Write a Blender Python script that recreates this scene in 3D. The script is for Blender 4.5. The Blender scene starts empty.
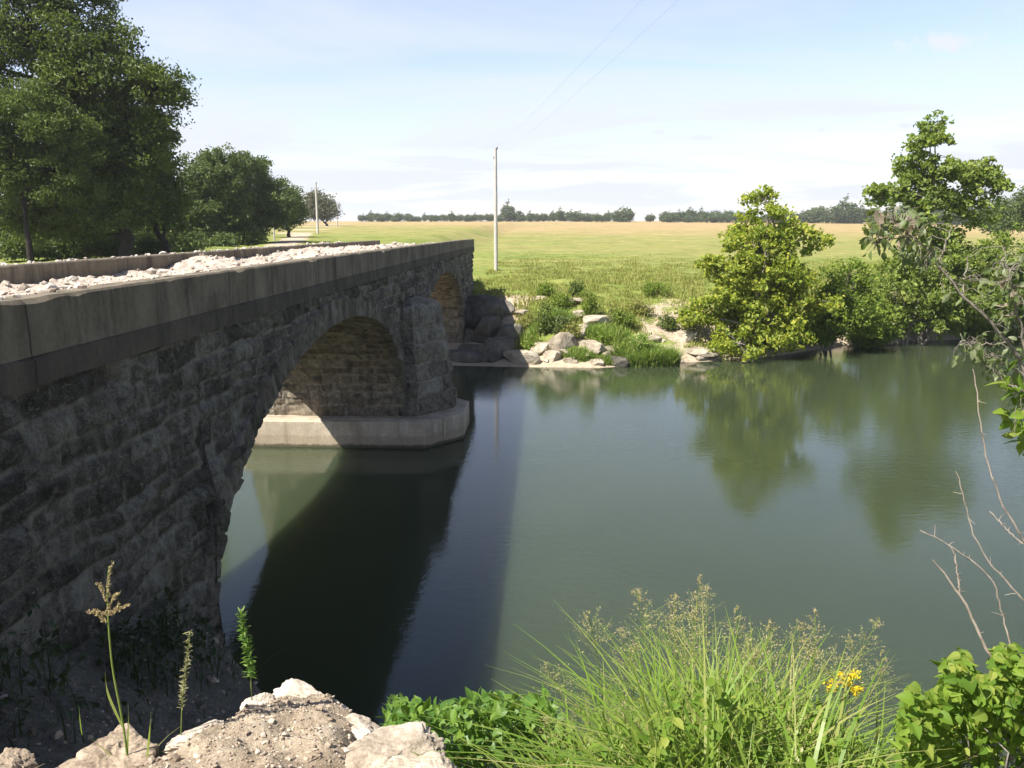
import bpy, math, random
import numpy as np
from mathutils import Vector, Matrix

random.seed(7)
RNG = np.random.default_rng(11)
SC = bpy.context.scene
COL = SC.collection

# ---------------------------------------------------------------- camera geometry
F = 804.0
PITCH = math.atan((384 - 224) / F)
YAW = math.radians(2.5145)
CZ = 7.2
_fw = np.array([0, math.cos(PITCH), -math.sin(PITCH)])
_up = np.array([0, math.sin(PITCH), math.cos(PITCH)])
_rt = np.array([1.0, 0, 0])
_rz = np.array([[math.cos(YAW), -math.sin(YAW), 0], [math.sin(YAW), math.cos(YAW), 0], [0, 0, 1]])

def P(px, py, Y):
    """world point at distance Y along the bridge axis on the sight line of a photo pixel"""
    r = _rz @ (_rt * (px - 512) / F + _fw - _up * (py - 384) / F)
    t = Y / r[1]
    return np.array([r[0] * t, Y, CZ + r[2] * t])

# ---------------------------------------------------------------- noise
def _hash(x, y, z, seed):
    h = (x.astype(np.int64) * 374761393 + y.astype(np.int64) * 668265263 + z.astype(np.int64) * 1440662683 + seed * 974711) & 0xFFFFFFFF
    h = ((h ^ (h >> 13)) * 1274126177) & 0xFFFFFFFF
    h = h ^ (h >> 16)
    return h.astype(np.float64) / 4294967295.0

def vnoise(p, seed=0):
    p = np.asarray(p, float)
    i = np.floor(p).astype(np.int64)
    f = p - i
    f = f * f * (3 - 2 * f)
    r = 0
    for dx in (0, 1):
        for dy in (0, 1):
            for dz in (0, 1):
                w = (f[..., 0] if dx else 1 - f[..., 0]) * (f[..., 1] if dy else 1 - f[..., 1]) * (f[..., 2] if dz else 1 - f[..., 2])
                r = r + w * _hash(i[..., 0] + dx, i[..., 1] + dy, i[..., 2] + dz, seed)
    return r

def fbm(p, seed=0, octs=4):
    s = 0; a = 0.5; p = np.asarray(p, float)
    for o in range(octs):
        s = s + a * vnoise(p, seed + o * 17)
        p = p * 2.03
        a *= 0.5
    return s / (1 - 0.5 ** octs)

def n2(x, y, sc, seed=0, octs=4):
    return fbm(np.stack([x * sc, y * sc, np.zeros_like(x) + 0.37], -1), seed, octs)

def sstep(a, b, x):
    t = np.clip((x - a) / (b - a), 0, 1)
    return t * t * (3 - 2 * t)

# ---------------------------------------------------------------- mesh helpers
class MB:
    def __init__(self):
        self.v = []; self.f = []; self.n = 0; self.mi = []; self.at = {}
    def add(self, v, f, mi=0):
        v = np.asarray(v, float).reshape(-1, 3)
        f = np.asarray(f, int)
        self.v.append(v); self.f.append(f + self.n); self.mi.append(np.full(len(f), mi))
        self.n += len(v)
        return self
    def build(self, name, mats, parent=None, smooth=False, attrs=None):
        me = bpy.data.meshes.new(name)
        V = np.concatenate(self.v)
        me.vertices.add(len(V)); me.vertices.foreach_set('co', V.astype(np.float32).ravel())
        tot = np.concatenate([np.full(len(f), f.shape[1]) for f in self.f])
        loops = np.concatenate([f.ravel() for f in self.f])
        start = np.concatenate([[0], np.cumsum(tot)[:-1]])
        me.loops.add(len(loops)); me.loops.foreach_set('vertex_index', loops.astype(np.int32))
        me.polygons.add(len(tot))
        me.polygons.foreach_set('loop_start', start.astype(np.int32))
        me.polygons.foreach_set('loop_total', tot.astype(np.int32))
        me.polygons.foreach_set('material_index', np.concatenate(self.mi).astype(np.int32))
        me.polygons.foreach_set('use_smooth', np.full(len(tot), smooth))
        for m in (mats if isinstance(mats, (list, tuple)) else [mats]):
            me.materials.append(m)
        if attrs:
            for k, a in attrs.items():
                a = np.asarray(a, np.float32)
                if a.ndim == 1:
                    at = me.attributes.new(k, 'FLOAT', 'POINT'); at.data.foreach_set('value', a)
                else:
                    at = me.attributes.new(k, 'FLOAT_COLOR', 'POINT')
                    at.data.foreach_set('color', np.concatenate([a, np.ones((len(a), 1), np.float32)], 1).ravel())
        me.update(calc_edges=True); me.validate()
        o = bpy.data.objects.new(name, me); COL.objects.link(o)
        if parent is not None:
            o.parent = parent
        return o

def local(o, root):
    """mesh built in world coordinates: keep it there although the parent Empty is elsewhere"""
    o.matrix_parent_inverse = Matrix.Translation(root.location).inverted()
    return o

def tag(o, label=None, cat=None, group=None, kind=None):
    if label: o['label'] = label
    if cat: o['category'] = cat
    if group: o['group'] = group
    if kind: o['kind'] = kind
    return o

def empty(name, loc, label=None, cat=None, group=None):
    o = bpy.data.objects.new(name, None); COL.objects.link(o)
    o.location = tuple(float(q) for q in loc); o.empty_display_size = 0.3
    return tag(o, label, cat, group)

def copy_tree(o, parent=None):
    c = o.copy(); COL.objects.link(c)
    if parent is not None:
        c.parent = parent; c.matrix_parent_inverse = o.matrix_parent_inverse.copy()
    for ch in list(o.children):
        copy_tree(ch, c)
    return c

def grid_faces(nu, nv, closed_u=False):
    i = np.arange(nu if closed_u else nu - 1); j = np.arange(nv - 1)
    I, J = np.meshgrid(i, j, indexing='ij')
    a = I * nv + J; b = ((I + 1) % nu) * nv + J
    return np.stack([a, b, b + 1, a + 1], -1).reshape(-1, 4)

def tube(mb, pts, rad, sides=7, mi=0, cap=True):
    pts = np.asarray(pts, float); n = len(pts)
    rad = np.broadcast_to(np.asarray(rad, float), (n,))
    d = np.gradient(pts, axis=0); d /= np.linalg.norm(d, axis=1)[:, None] + 1e-9
    ref = np.array([0.31, 0.87, 0.2]) if abs(d[0][2]) > 0.7 else np.array([0, 0, 1.0])
    a = np.cross(d, ref); a /= np.linalg.norm(a, axis=1)[:, None] + 1e-9
    b = np.cross(d, a)
    th = np.arange(sides) * 2 * math.pi / sides
    ring = pts[:, None, :] + rad[:, None, None] * (np.cos(th)[None, :, None] * a[:, None, :] + np.sin(th)[None, :, None] * b[:, None, :])
    V = ring.reshape(-1, 3)
    i = np.arange(n - 1)[:, None] * sides; j = np.arange(sides)[None, :]; k = (j + 1) % sides
    f = np.stack([i + j, i + k, i + sides + k, i + sides + j], -1).reshape(-1, 4)
    mb.add(V, f, mi)
    if cap:
        mb.add(ring[-1], [list(range(sides))], mi)

def wobble(p0, p1, n, amp, seed, sag=0.0):
    t = np.linspace(0, 1, n)[:, None]
    p = np.asarray(p0) * (1 - t) + np.asarray(p1) * t
    rr = np.random.default_rng(seed)
    off = np.cumsum(rr.normal(0, 1, (n, 3)), 0); off -= off[0] + (off[-1] - off[0]) * t
    p = p + off * amp / math.sqrt(n)
    p[:, 2] += -sag * 4 * (t[:, 0] * (1 - t[:, 0]))
    return p

def box(mb, lo, hi, bev=0.0, mi=0):
    x0, y0, z0 = lo; x1, y1, z1 = hi
    v = [(x0, y0, z0), (x1, y0, z0), (x1, y1, z0), (x0, y1, z0), (x0, y0, z1), (x1, y0, z1), (x1, y1, z1), (x0, y1, z1)]
    f = [(0, 3, 2, 1), (4, 5, 6, 7), (0, 1, 5, 4), (1, 2, 6, 5), (2, 3, 7, 6), (3, 0, 4, 7)]
    mb.add(v, f, mi)

def unit(a):
    return a / (np.linalg.norm(a, axis=-1, keepdims=True) + 1e-9)

def leaves(mb, cen, size, rng, up=0.5, aspect=0.55, droop=0.0, mi=0, fold=0.18, outward=None):
    """one folded four-sided leaf for each centre"""
    n = len(cen)
    size = np.broadcast_to(size, (n,))[:, None]
    d = unit(rng.normal(0, 1, (n, 3)) + np.array([0, 0, -droop]))
    nrm = rng.normal(0, 1, (n, 3)) + np.array([0, 0, up * 2])
    if outward is not None:
        nrm = nrm + outward * 1.0
    w = unit(np.cross(nrm, d)); nn = unit(np.cross(d, w))
    base = cen - d * size * 0.5; tip = cen + d * size * 0.5
    mid = cen - d * size * 0.06
    l = mid + w * size * aspect * 0.5 + nn * size * fold
    r = mid - w * size * aspect * 0.5 + nn * size * fold
    V = np.stack([base, r, tip, l], 1).reshape(-1, 3)
    fi = np.arange(n)[:, None] * 4
    mb.add(V, fi + np.array([[0, 1, 2, 3]]), mi)

_LEAF = dict(
    ovate=[(0, 0), (.08, .11), (.2, .21), (.38, .27), (.56, .25), (.75, .165), (.9, .065), (1, 0)],
    heart=[(0, .0), (-.07, .16), (-.04, .30), (.08, .41), (.24, .46), (.42, .42), (.6, .32), (.78, .19), (.9, .08), (1, 0)],
    lance=[(0, 0), (.2, .07), (.5, .10), (.8, .06), (1, 0)])

def big_leaves(mb, base, d, nrm, size, shape='ovate', fold=0.25, curl=0.15, mi=0):
    """leaves with an outline: base point, direction, face normal, length"""
    prof = _LEAF[shape]
    n = len(base); size = np.broadcast_to(size, (n,))[:, None]
    d = unit(d); w = unit(np.cross(nrm, d)); nn = unit(np.cross(d, w))
    rows = []
    for (t, hw) in prof:
        c = base + d * size * t - nn * size * curl * t * t
        rows.append((c + w * size * hw + nn * size * hw * fold, c, c - w * size * hw + nn * size * hw * fold))
    k = len(prof)
    V = np.stack([q for row in rows for q in row], 1).reshape(-1, 3)
    f = []
    for i in range(k - 1):
        f += [(3 * i, 3 * i + 1, 3 * i + 4, 3 * i + 3), (3 * i + 1, 3 * i + 2, 3 * i + 5, 3 * i + 4)]
    f = np.array(f)
    fi = (np.arange(n) * 3 * k)[:, None, None] + f[None]
    mb.add(V, fi.reshape(-1, 4), mi)

def ico(sub):
    import bmesh
    bm = bmesh.new(); bmesh.ops.create_icosphere(bm, subdivisions=sub, radius=1)
    v = np.array([q.co[:] for q in bm.verts]); f = np.array([[q.index for q in p.verts] for p in bm.faces]); bm.free()
    return v, f
ICO1 = ico(1); ICO2 = ico(2); ICO4 = ico(4); ICO5 = ico(5)

def rock_shape(seed, src=ICO4, nplanes=11, rough=0.05, fine=1.0):
    rr = np.random.default_rng(seed)
    v, f = src
    nrm = unit(rr.normal(0, 1, (nplanes, 3))); dist = rr.uniform(0.62, 0.95, nplanes)
    nrm = np.concatenate([nrm, [[0, 0, 1.0], [0, 0, -1.0]]]); dist = np.append(dist, [0.8, 0.7])
    dots = v @ nrm.T
    r = np.where(dots > 0.05, dist[None] / np.maximum(dots, 0.05), 9).min(1)
    r = np.minimum(r, 1.15)
    r = r * (1 + rough * 2.2 * (fbm(v * 2.3 + seed, seed, 5) - .5) + rough * 1.2 * fine * (fbm(v * 9 + seed, seed + 3, 4) - .5))
    return v * r[:, None], f

# ---------------------------------------------------------------- materials
def new_mat(name, rough=0.9, spec=0.3):
    m = bpy.data.materials.new(name); m.use_nodes = True
    nt = m.node_tree; b = nt.nodes['Principled BSDF']
    b.inputs['Roughness'].default_value = rough
    b.inputs['Specular IOR Level'].default_value = spec
    return m, nt, b

def nd(nt, typ, ins=None, **kw):
    n = nt.nodes.new(typ)
    for k, v in kw.items():
        setattr(n, k, v)
    for k, v in (ins or {}).items():
        s = n.inputs[k]
        if hasattr(v, 'is_output') or isinstance(v, bpy.types.NodeSocket):
            nt.links.new(v, s)
        else:
            s.default_value = v
    return n

def c4(c): return (c[0], c[1], c[2], 1)

def ramp(nt, fac, stops, interp='LINEAR'):
    n = nt.nodes.new('ShaderNodeValToRGB'); n.color_ramp.interpolation = interp
    el = n.color_ramp.elements
    while len(el) < len(stops): el.new(0.5)
    for e, (p, c) in zip(el, stops):
        e.position = p; e.color = c4(c) if len(c) == 3 else c
    nt.links.new(fac, n.inputs[0])
    return n.outputs[0]

def noise(nt, vec, scale, detail=6, rough=0.6, dist=0.0):
    n = nd(nt, 'ShaderNodeTexNoise', {'Scale': scale, 'Detail': detail, 'Roughness': rough, 'Distortion': dist})
    if vec is not None: nt.links.new(vec, n.inputs['Vector'])
    return n.outputs['Fac']

def mix(nt, fac, a, b, mode='MIX'):
    n = nt.nodes.new('ShaderNodeMix'); n.data_type = 'RGBA'; n.blend_type = mode
    for s, v in ((n.inputs[0], fac), (n.inputs[6], a), (n.inputs[7], b)):
        if isinstance(v, bpy.types.NodeSocket): nt.links.new(v, s)
        elif isinstance(v, (int, float)): s.default_value = v
        else: s.default_value = c4(v)
    return n.outputs[2]

def mth(nt, op, a, b=0.0, c=None, clamp=False):
    n = nt.nodes.new('ShaderNodeMath'); n.operation = op; n.use_clamp = clamp
    for s, v in zip(n.inputs, (a, b, c)):
        if v is None: continue
        if isinstance(v, bpy.types.NodeSocket): nt.links.new(v, s)
        else: s.default_value = v
    return n.outputs[0]

def maprange(nt, v, a, b, c=0.0, d=1.0):
    n = nt.nodes.new('ShaderNodeMapRange'); nt.links.new(v, n.inputs[0])
    for i, q in enumerate((a, b, c, d)): n.inputs[i + 1].default_value = q
    return n.outputs[0]

def bump(nt, b, h, strength=0.5, dist=0.02, prev=None):
    n = nd(nt, 'ShaderNodeBump', {'Strength': strength, 'Distance': dist})
    nt.links.new(h, n.inputs['Height'])
    if prev is not None: nt.links.new(prev, n.inputs['Normal'])
    if b is not None: nt.links.new(n.outputs[0], b.inputs['Normal'])
    return n.outputs[0]

def pos(nt):
    return nt.nodes.new('ShaderNodeNewGeometry').outputs['Position']

def objco(nt):
    return nt.nodes.new('ShaderNodeTexCoord').outputs['Object']

def attr(nt, name):
    return nd(nt, 'ShaderNodeAttribute', attribute_name=name)

def stretch(nt, vec, s):
    n = nd(nt, 'ShaderNodeMapping', {'Scale': s}); nt.links.new(vec, n.inputs['Vector'])
    return n.outputs[0]

def make_stone(name, c_dark, c_mid, c_light, c_warm, stain=0.5):
    m, nt, b = new_mat(name, 0.92, 0.2)
    p = pos(nt)
    tone = attr(nt, 'tone').outputs['Fac']; joint = attr(nt, 'joint').outputs['Fac']
    big = noise(nt, p, 0.7, 4); med = noise(nt, p, 5, 8, 0.7); fine = noise(nt, p, 38, 6, 0.75)
    v = mth(nt, 'ADD', mth(nt, 'MULTIPLY', tone, 0.20), mth(nt, 'ADD', mth(nt, 'MULTIPLY', med, 0.75), mth(nt, 'MULTIPLY', fine, 0.50)))
    base = ramp(nt, v, [(0.52, c_dark), (0.70, c_mid), (0.90, c_light)])
    warm = maprange(nt, noise(nt, p, 1.6, 5, 0.6), 0.52, 0.72)
    base = mix(nt, mth(nt, 'MULTIPLY', warm, 0.65), base, c_warm)
    # lichen: pale irregular spots
    lich = maprange(nt, noise(nt, p, 11, 9, 0.78, 0.4), 0.57, 0.66)
    base = mix(nt, mth(nt, 'MULTIPLY', lich, 0.7), base, (c_light[0]*1.25, c_light[1]*1.25, c_light[2]*1.2))
    # black run-down stains, long in the vertical
    st = maprange(nt, noise(nt, stretch(nt, p, (2.6, 2.6, 0.35)), 1.3, 6, 0.65), 0.50, 0.66)
    base = mix(nt, mth(nt, 'MULTIPLY', st, stain), base, (0.035, 0.033, 0.03))
    jm = mth(nt, 'MULTIPLY', joint, maprange(nt, noise(nt, p, 4.5, 6, 0.7), 0.42, 0.60, 0.0, 0.9))
    base = mix(nt, jm, base, (c_light[0]*0.95, c_light[1]*0.95, c_light[2]*0.93))
    spk = maprange(nt, noise(nt, stretch(nt, p, (1, 1, 1.9)), 24, 8, 0.75, 0.8), 0.56, 0.64)
    base = mix(nt, mth(nt, 'MULTIPLY', spk, 0.55), base, (c_light[0]*1.15, c_light[1]*1.14, c_light[2]*1.1))
    nt.links.new(base, b.inputs['Base Color'])
    nb = bump(nt, None, med, 0.9, 0.07)
    bump(nt, b, fine, 0.9, 0.02, nb)
    return m

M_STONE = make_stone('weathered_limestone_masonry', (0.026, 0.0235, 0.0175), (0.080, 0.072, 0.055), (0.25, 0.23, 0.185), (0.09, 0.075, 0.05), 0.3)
M_RING = make_stone('arch_ring_limestone', (0.030, 0.026, 0.019), (0.095, 0.083, 0.063), (0.23, 0.207, 0.165), (0.105, 0.085, 0.055), 0.35)
M_BARREL = make_stone('arch_barrel_limestone', (0.05, 0.041, 0.029), (0.15, 0.123, 0.086), (0.32, 0.275, 0.205), (0.18, 0.125, 0.07), 0.8)
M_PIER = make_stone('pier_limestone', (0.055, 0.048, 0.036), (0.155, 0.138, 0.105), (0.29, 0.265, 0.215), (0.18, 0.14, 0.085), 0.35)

def make_concrete(name, c1, c2, stainc, stain=0.6):
    m, nt, b = new_mat(name, 0.9, 0.2)
    p = pos(nt)
    n1 = noise(nt, p, 1.1, 6, 0.65); n2_ = noise(nt, p, 14, 8, 0.7); n3 = noise(nt, p, 90, 4, 0.7)
    base = ramp(nt, n1, [(0.35, c1), (0.65, c2)])
    base = mix(nt, maprange(nt, n2_, 0.42, 0.75, 0, 0.45), base, (c1[0] * .5, c1[1] * .5, c1[2] * .5))
    st = maprange(nt, noise(nt, stretch(nt, p, (1.6, 1.6, 0.22)), 1.6, 7, 0.7), 0.48, 0.68)
    zz = nd(nt, 'ShaderNodeSeparateXYZ', {'Vector': p}).outputs['Z']
    base = mix(nt, mth(nt, 'MULTIPLY', st, stain), base, stainc)
    yy = nd(nt, 'ShaderNodeSeparateXYZ', {'Vector': p}).outputs['Y']
    jy = mth(nt, 'FRACT', mth(nt, 'ADD', mth(nt, 'DIVIDE', yy, 4.7), mth(nt, 'MULTIPLY', mth(nt, 'SUBTRACT', noise(nt, p, 3.0, 5, 0.7), 0.5), 0.012)))
    base = mix(nt, maprange(nt, mth(nt, 'ABSOLUTE', mth(nt, 'SUBTRACT', jy, 0.5)), 0.0035, 0.0015, 0.0, 0.8), base, (stainc[0] * .6, stainc[1] * .6, stainc[2] * .6))
    base = mix(nt, maprange(nt, mth(nt, 'ABSOLUTE', mth(nt, 'SUBTRACT', jy, 0.5)), 0.05, 0.0, 0.0, 0.3), base, stainc)
    # broad dark damp patches, ragged at the edge
    dm = maprange(nt, noise(nt, p, 0.55, 9, 0.75, 0.8), 0.50, 0.62)
    base = mix(nt, mth(nt, 'MULTIPLY', dm, stain * 0.55), base, stainc)
    pale = maprange(nt, noise(nt, stretch(nt, p, (1.5, 1.5, 0.7)), 2.3, 8, 0.75), 0.60, 0.68)
    base = mix(nt, mth(nt, 'MULTIPLY', pale, 0.45), base, (c2[0] * 1.35, c2[1] * 1.33, c2[2] * 1.3))
    nt.links.new(base, b.inputs['Base Color'])
    nb = bump(nt, None, n2_, 0.35, 0.03)
    bump(nt, b, n3, 0.4, 0.006, nb)
    return m
M_CONC = make_concrete('weathered_parapet_concrete', (0.14, 0.116, 0.082), (0.215, 0.182, 0.132), (0.030, 0.025, 0.018), 0.72)
M_SLAB = make_concrete('damp_slab_concrete', (0.06, 0.051, 0.037), (0.11, 0.095, 0.07), (0.02, 0.018, 0.014), 0.65)
def waterline(m):
    nt = m.node_tree; b = nt.nodes['Principled BSDF']; src = b.inputs['Base Color'].links[0].from_socket
    p = pos(nt); z = nd(nt, 'ShaderNodeSeparateXYZ', {'Vector': p}).outputs['Z']
    zz = mth(nt, 'ADD', z, mth(nt, 'MULTIPLY', mth(nt, 'SUBTRACT', noise(nt, p, 2.5, 6, 0.7), 0.5), 0.25))
    col = mix(nt, maprange(nt, zz, 0.42, 0.36, 0, 0.35), src, (0.20, 0.15, 0.085))
    col = mix(nt, maprange(nt, zz, 0.14, 0.06, 0, 0.85), col, (0.045, 0.042, 0.022))
    nt.links.new(col, b.inputs['Base Color'])
M_FOOT = make_concrete('pier_footing_concrete', (0.36, 0.30, 0.22), (0.50, 0.425, 0.32), (0.16, 0.125, 0.085), 0.5)
waterline(M_FOOT)

def make_rock(name, c1, c2, c3, sc=3.0):
    m, nt, b = new_mat(name, 0.95, 0.15)
    co = objco(nt)
    rnd = nt.nodes.new('ShaderNodeObjectInfo').outputs['Random']
    n1 = noise(nt, co, sc, 8, 0.68); n2_ = noise(nt, co, sc * 9, 6, 0.7); n3 = noise(nt, co, sc * 45, 4, 0.7)
    v = mth(nt, 'ADD', mth(nt, 'MULTIPLY', n1, 0.75), mth(nt, 'MULTIPLY', n2_, 0.35))
    v = mth(nt, 'ADD', v, mth(nt, 'MULTIPLY', mth(nt, 'SUBTRACT', rnd, 0.5), 0.12))
    base = ramp(nt, v, [(0.38, c1), (0.55, c2), (0.72, c3)])
    nt.links.new(base, b.inputs['Base Color'])
    nb = bump(nt, None, n2_, 0.6, 0.1 / sc)
    bump(nt, b, n3, 0.6, 0.02 / sc, nb)
    return m
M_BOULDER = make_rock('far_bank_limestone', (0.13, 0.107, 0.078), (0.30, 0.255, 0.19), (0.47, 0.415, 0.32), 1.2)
M_BOULDER_SHADE = make_rock('shade_darkened_limestone', (0.05, 0.045, 0.035), (0.11, 0.10, 0.08), (0.21, 0.19, 0.155), 1.2)  # darker copy of the far-bank limestone; shade put into the colour
M_ROCK = make_rock('near_limestone_block', (0.22, 0.175, 0.125), (0.42, 0.355, 0.275), (0.58, 0.52, 0.44), 6)
M_RUBBLE = make_rock('pale_rubble', (0.36, 0.29, 0.25), (0.54, 0.47, 0.42), (0.70, 0.65, 0.60), 3)

def rubble_mat(name, cols):
    m, nt, b = new_mat(name, 0.95, 0.15)
    r = nt.nodes.new('ShaderNodeNewGeometry').outputs['Random Per Island']
    p = pos(nt)
    base = ramp(nt, r, [(i / (len(cols) - 1), c) for i, c in enumerate(cols)])
    n = noise(nt, p, 30, 6, 0.7)
    base = mix(nt, maprange(nt, n, 0.4, 0.8, 0, 0.5), base, cols[0])
    nt.links.new(base, b.inputs['Base Color'])
    bump(nt, b, n, 0.5, 0.01)
    return m
M_STONES = rubble_mat('loose_pale_stones', [(0.23, 0.185, 0.145), (0.46, 0.405, 0.34), (0.37, 0.305, 0.25), (0.54, 0.49, 0.42), (0.41, 0.355, 0.295)])
M_PEBBLE = rubble_mat('ground_pebbles', [(0.14, 0.105, 0.075), (0.34, 0.27, 0.20), (0.26, 0.20, 0.145), (0.50, 0.43, 0.34), (0.32, 0.25, 0.185)])

def leaf_mat(name, cols, trans=0.35, tcol=(0.18, 0.26, 0.03), rough=0.55, spec=0.35, big=None):
    m, nt, b = new_mat(name, rough, spec)
    r = nt.nodes.new('ShaderNodeNewGeometry').outputs['Random Per Island']
    base = ramp(nt, r, [(i / max(1, len(cols) - 1), c) for i, c in enumerate(cols)])
    if big is not None:      # whole sprays that are younger / drier than the rest
        n = maprange(nt, noise(nt, pos(nt), big[0], 3, 0.5), 0.45, 0.65)
        base = mix(nt, mth(nt, 'MULTIPLY', n, big[2]), base, big[1])
    nt.links.new(base, b.inputs['Base Color'])
    tr = nd(nt, 'ShaderNodeBsdfTranslucent', {'Color': c4(tcol)})
    mx = nd(nt, 'ShaderNodeMixShader', {'Fac': trans})
    nt.links.new(b.outputs[0], mx.inputs[1]); nt.links.new(tr.outputs[0], mx.inputs[2])
    nt.links.new(mx.outputs[0], nt.nodes['Material Output'].inputs['Surface'])
    return m
L_DARK = leaf_mat('elm_leaves', [(0.022, 0.036, 0.008), (0.05, 0.078, 0.011), (0.125, 0.17, 0.022)], 0.25, (0.15, 0.22, 0.02), big=(0.3, (0.14, 0.175, 0.022), 0.55))
L_FEATHER = leaf_mat('walnut_leaves', [(0.045, 0.07, 0.011), (0.09, 0.13, 0.018), (0.16, 0.205, 0.03)], 0.26, (0.13, 0.2, 0.025), big=(0.35, (0.11, 0.145, 0.03), 0.5))
L_ROUND = leaf_mat('hackberry_leaves', [(0.04, 0.065, 0.015), (0.075, 0.108, 0.023), (0.125, 0.162, 0.038)], 0.24, (0.13, 0.2, 0.03), big=(0.25, (0.12, 0.16, 0.04), 0.4))
L_SYC = leaf_mat('sycamore_leaves', [(0.10, 0.15, 0.016), (0.17, 0.23, 0.025), (0.27, 0.32, 0.035), (0.42, 0.40, 0.055)], 0.42, (0.40, 0.48, 0.035), big=(0.5, (0.28, 0.28, 0.04), 0.4))
L_SYC2 = leaf_mat('tall_sycamore_leaves', [(0.085, 0.13, 0.025), (0.15, 0.205, 0.036), (0.25, 0.30, 0.06)], 0.42, (0.32, 0.41, 0.045), big=(0.5, (0.20, 0.23, 0.055), 0.4))
L_BUSH = leaf_mat('bank_bush_leaves', [(0.10, 0.16, 0.02), (0.17, 0.24, 0.03), (0.26, 0.31, 0.04)], 0.44, (0.2, 0.28, 0.03))
L_FAR = leaf_mat('distant_leaves', [(0.045, 0.07, 0.026), (0.07, 0.10, 0.036), (0.095, 0.125, 0.045)], 0.2, (0.09, 0.13, 0.03))
L_NEAR = leaf_mat('grape_leaves', [(0.06, 0.12, 0.012), (0.11, 0.19, 0.02), (0.18, 0.25, 0.032), (0.08, 0.15, 0.016), (0.24, 0.27, 0.05), (0.10, 0.17, 0.02)], 0.4, (0.26, 0.38, 0.03), 0.6, 0.22)
L_PEA = leaf_mat('pinnate_leaflets', [(0.06, 0.13, 0.018), (0.095, 0.18, 0.025), (0.14, 0.22, 0.03)], 0.35, (0.2, 0.33, 0.03), 0.5, 0.4)
L_SAP = leaf_mat('grey_green_leaves', [(0.06, 0.09, 0.025), (0.12, 0.145, 0.06), (0.09, 0.13, 0.03), (0.15, 0.165, 0.085), (0.08, 0.13, 0.02)], 0.3, (0.2, 0.26, 0.05), 0.5, 0.4)
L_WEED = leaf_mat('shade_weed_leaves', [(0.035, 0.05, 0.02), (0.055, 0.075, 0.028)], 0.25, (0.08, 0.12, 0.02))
L_GRASS = leaf_mat('tall_grass_blades', [(0.10, 0.18, 0.02), (0.17, 0.265, 0.034), (0.24, 0.31, 0.055), (0.13, 0.22, 0.024), (0.32, 0.29, 0.11), (0.15, 0.24, 0.03), (0.09, 0.16, 0.02)], 0.42, (0.36, 0.46, 0.055), 0.45, 0.45)
L_TUFT = leaf_mat('bank_grass_blades', [(0.16, 0.195, 0.04), (0.24, 0.25, 0.06), (0.34, 0.31, 0.11), (0.19, 0.23, 0.04)], 0.45, (0.34, 0.36, 0.07), 0.6, 0.2)
L_REED = leaf_mat('waterside_green_blades', [(0.10, 0.18, 0.025), (0.16, 0.25, 0.04), (0.24, 0.30, 0.06), (0.30, 0.30, 0.10)], 0.35, (0.2, 0.32, 0.04), 0.6, 0.2)
L_SEED = leaf_mat('grass_seed_heads', [(0.30, 0.24, 0.12), (0.42, 0.34, 0.20), (0.34, 0.33, 0.13), (0.48, 0.38, 0.23), (0.28, 0.31, 0.09)], 0.35, (0.45, 0.30, 0.18), 0.7, 0.2)
L_PETAL = leaf_mat('yellow_petals', [(0.72, 0.56, 0.02), (0.80, 0.66, 0.05)], 0.3, (0.8, 0.62, 0.03), 0.6, 0.2)
L_DEAD = leaf_mat('curled_dead_leaves', [(0.12, 0.095, 0.06), (0.20, 0.165, 0.115), (0.16, 0.14, 0.085)], 0.25, (0.3, 0.22, 0.12), 0.7, 0.2)

def bark_mat(name, c1, c2, sc=6):
    m, nt, b = new_mat(name, 0.95, 0.1)
    co = pos(nt)
    n = noise(nt, stretch(nt, co, (1, 1, 0.25)), sc, 7, 0.7)
    nt.links.new(ramp(nt, n, [(0.35, c1), (0.7, c2)]), b.inputs['Base Color'])
    bump(nt, b, n, 0.7, 0.25 / sc)
    return m
M_BARK = bark_mat('dark_bark', (0.018, 0.015, 0.012), (0.055, 0.046, 0.038))
M_PALEBARK = bark_mat('pale_bark', (0.13, 0.11, 0.085), (0.30, 0.27, 0.22), 10)
M_TWIG = bark_mat('dry_grey_twig', (0.15, 0.12, 0.09), (0.36, 0.30, 0.24), 40)
M_STEM = bark_mat('green_stem', (0.10, 0.15, 0.03), (0.20, 0.24, 0.06), 40)
M_POLE = bark_mat('weathered_pole_wood', (0.34, 0.31, 0.28), (0.52, 0.49, 0.45), 8)
M_WIRE, _, _b = new_mat('aluminium_wire', 0.5, 0.5); _b.inputs['Base Color'].default_value = (0.45, 0.47, 0.50, 1)
M_GLASSY, _, _b = new_mat('glazed_insulator', 0.25, 0.5); _b.inputs['Base Color'].default_value = (0.25, 0.23, 0.22, 1)

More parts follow.
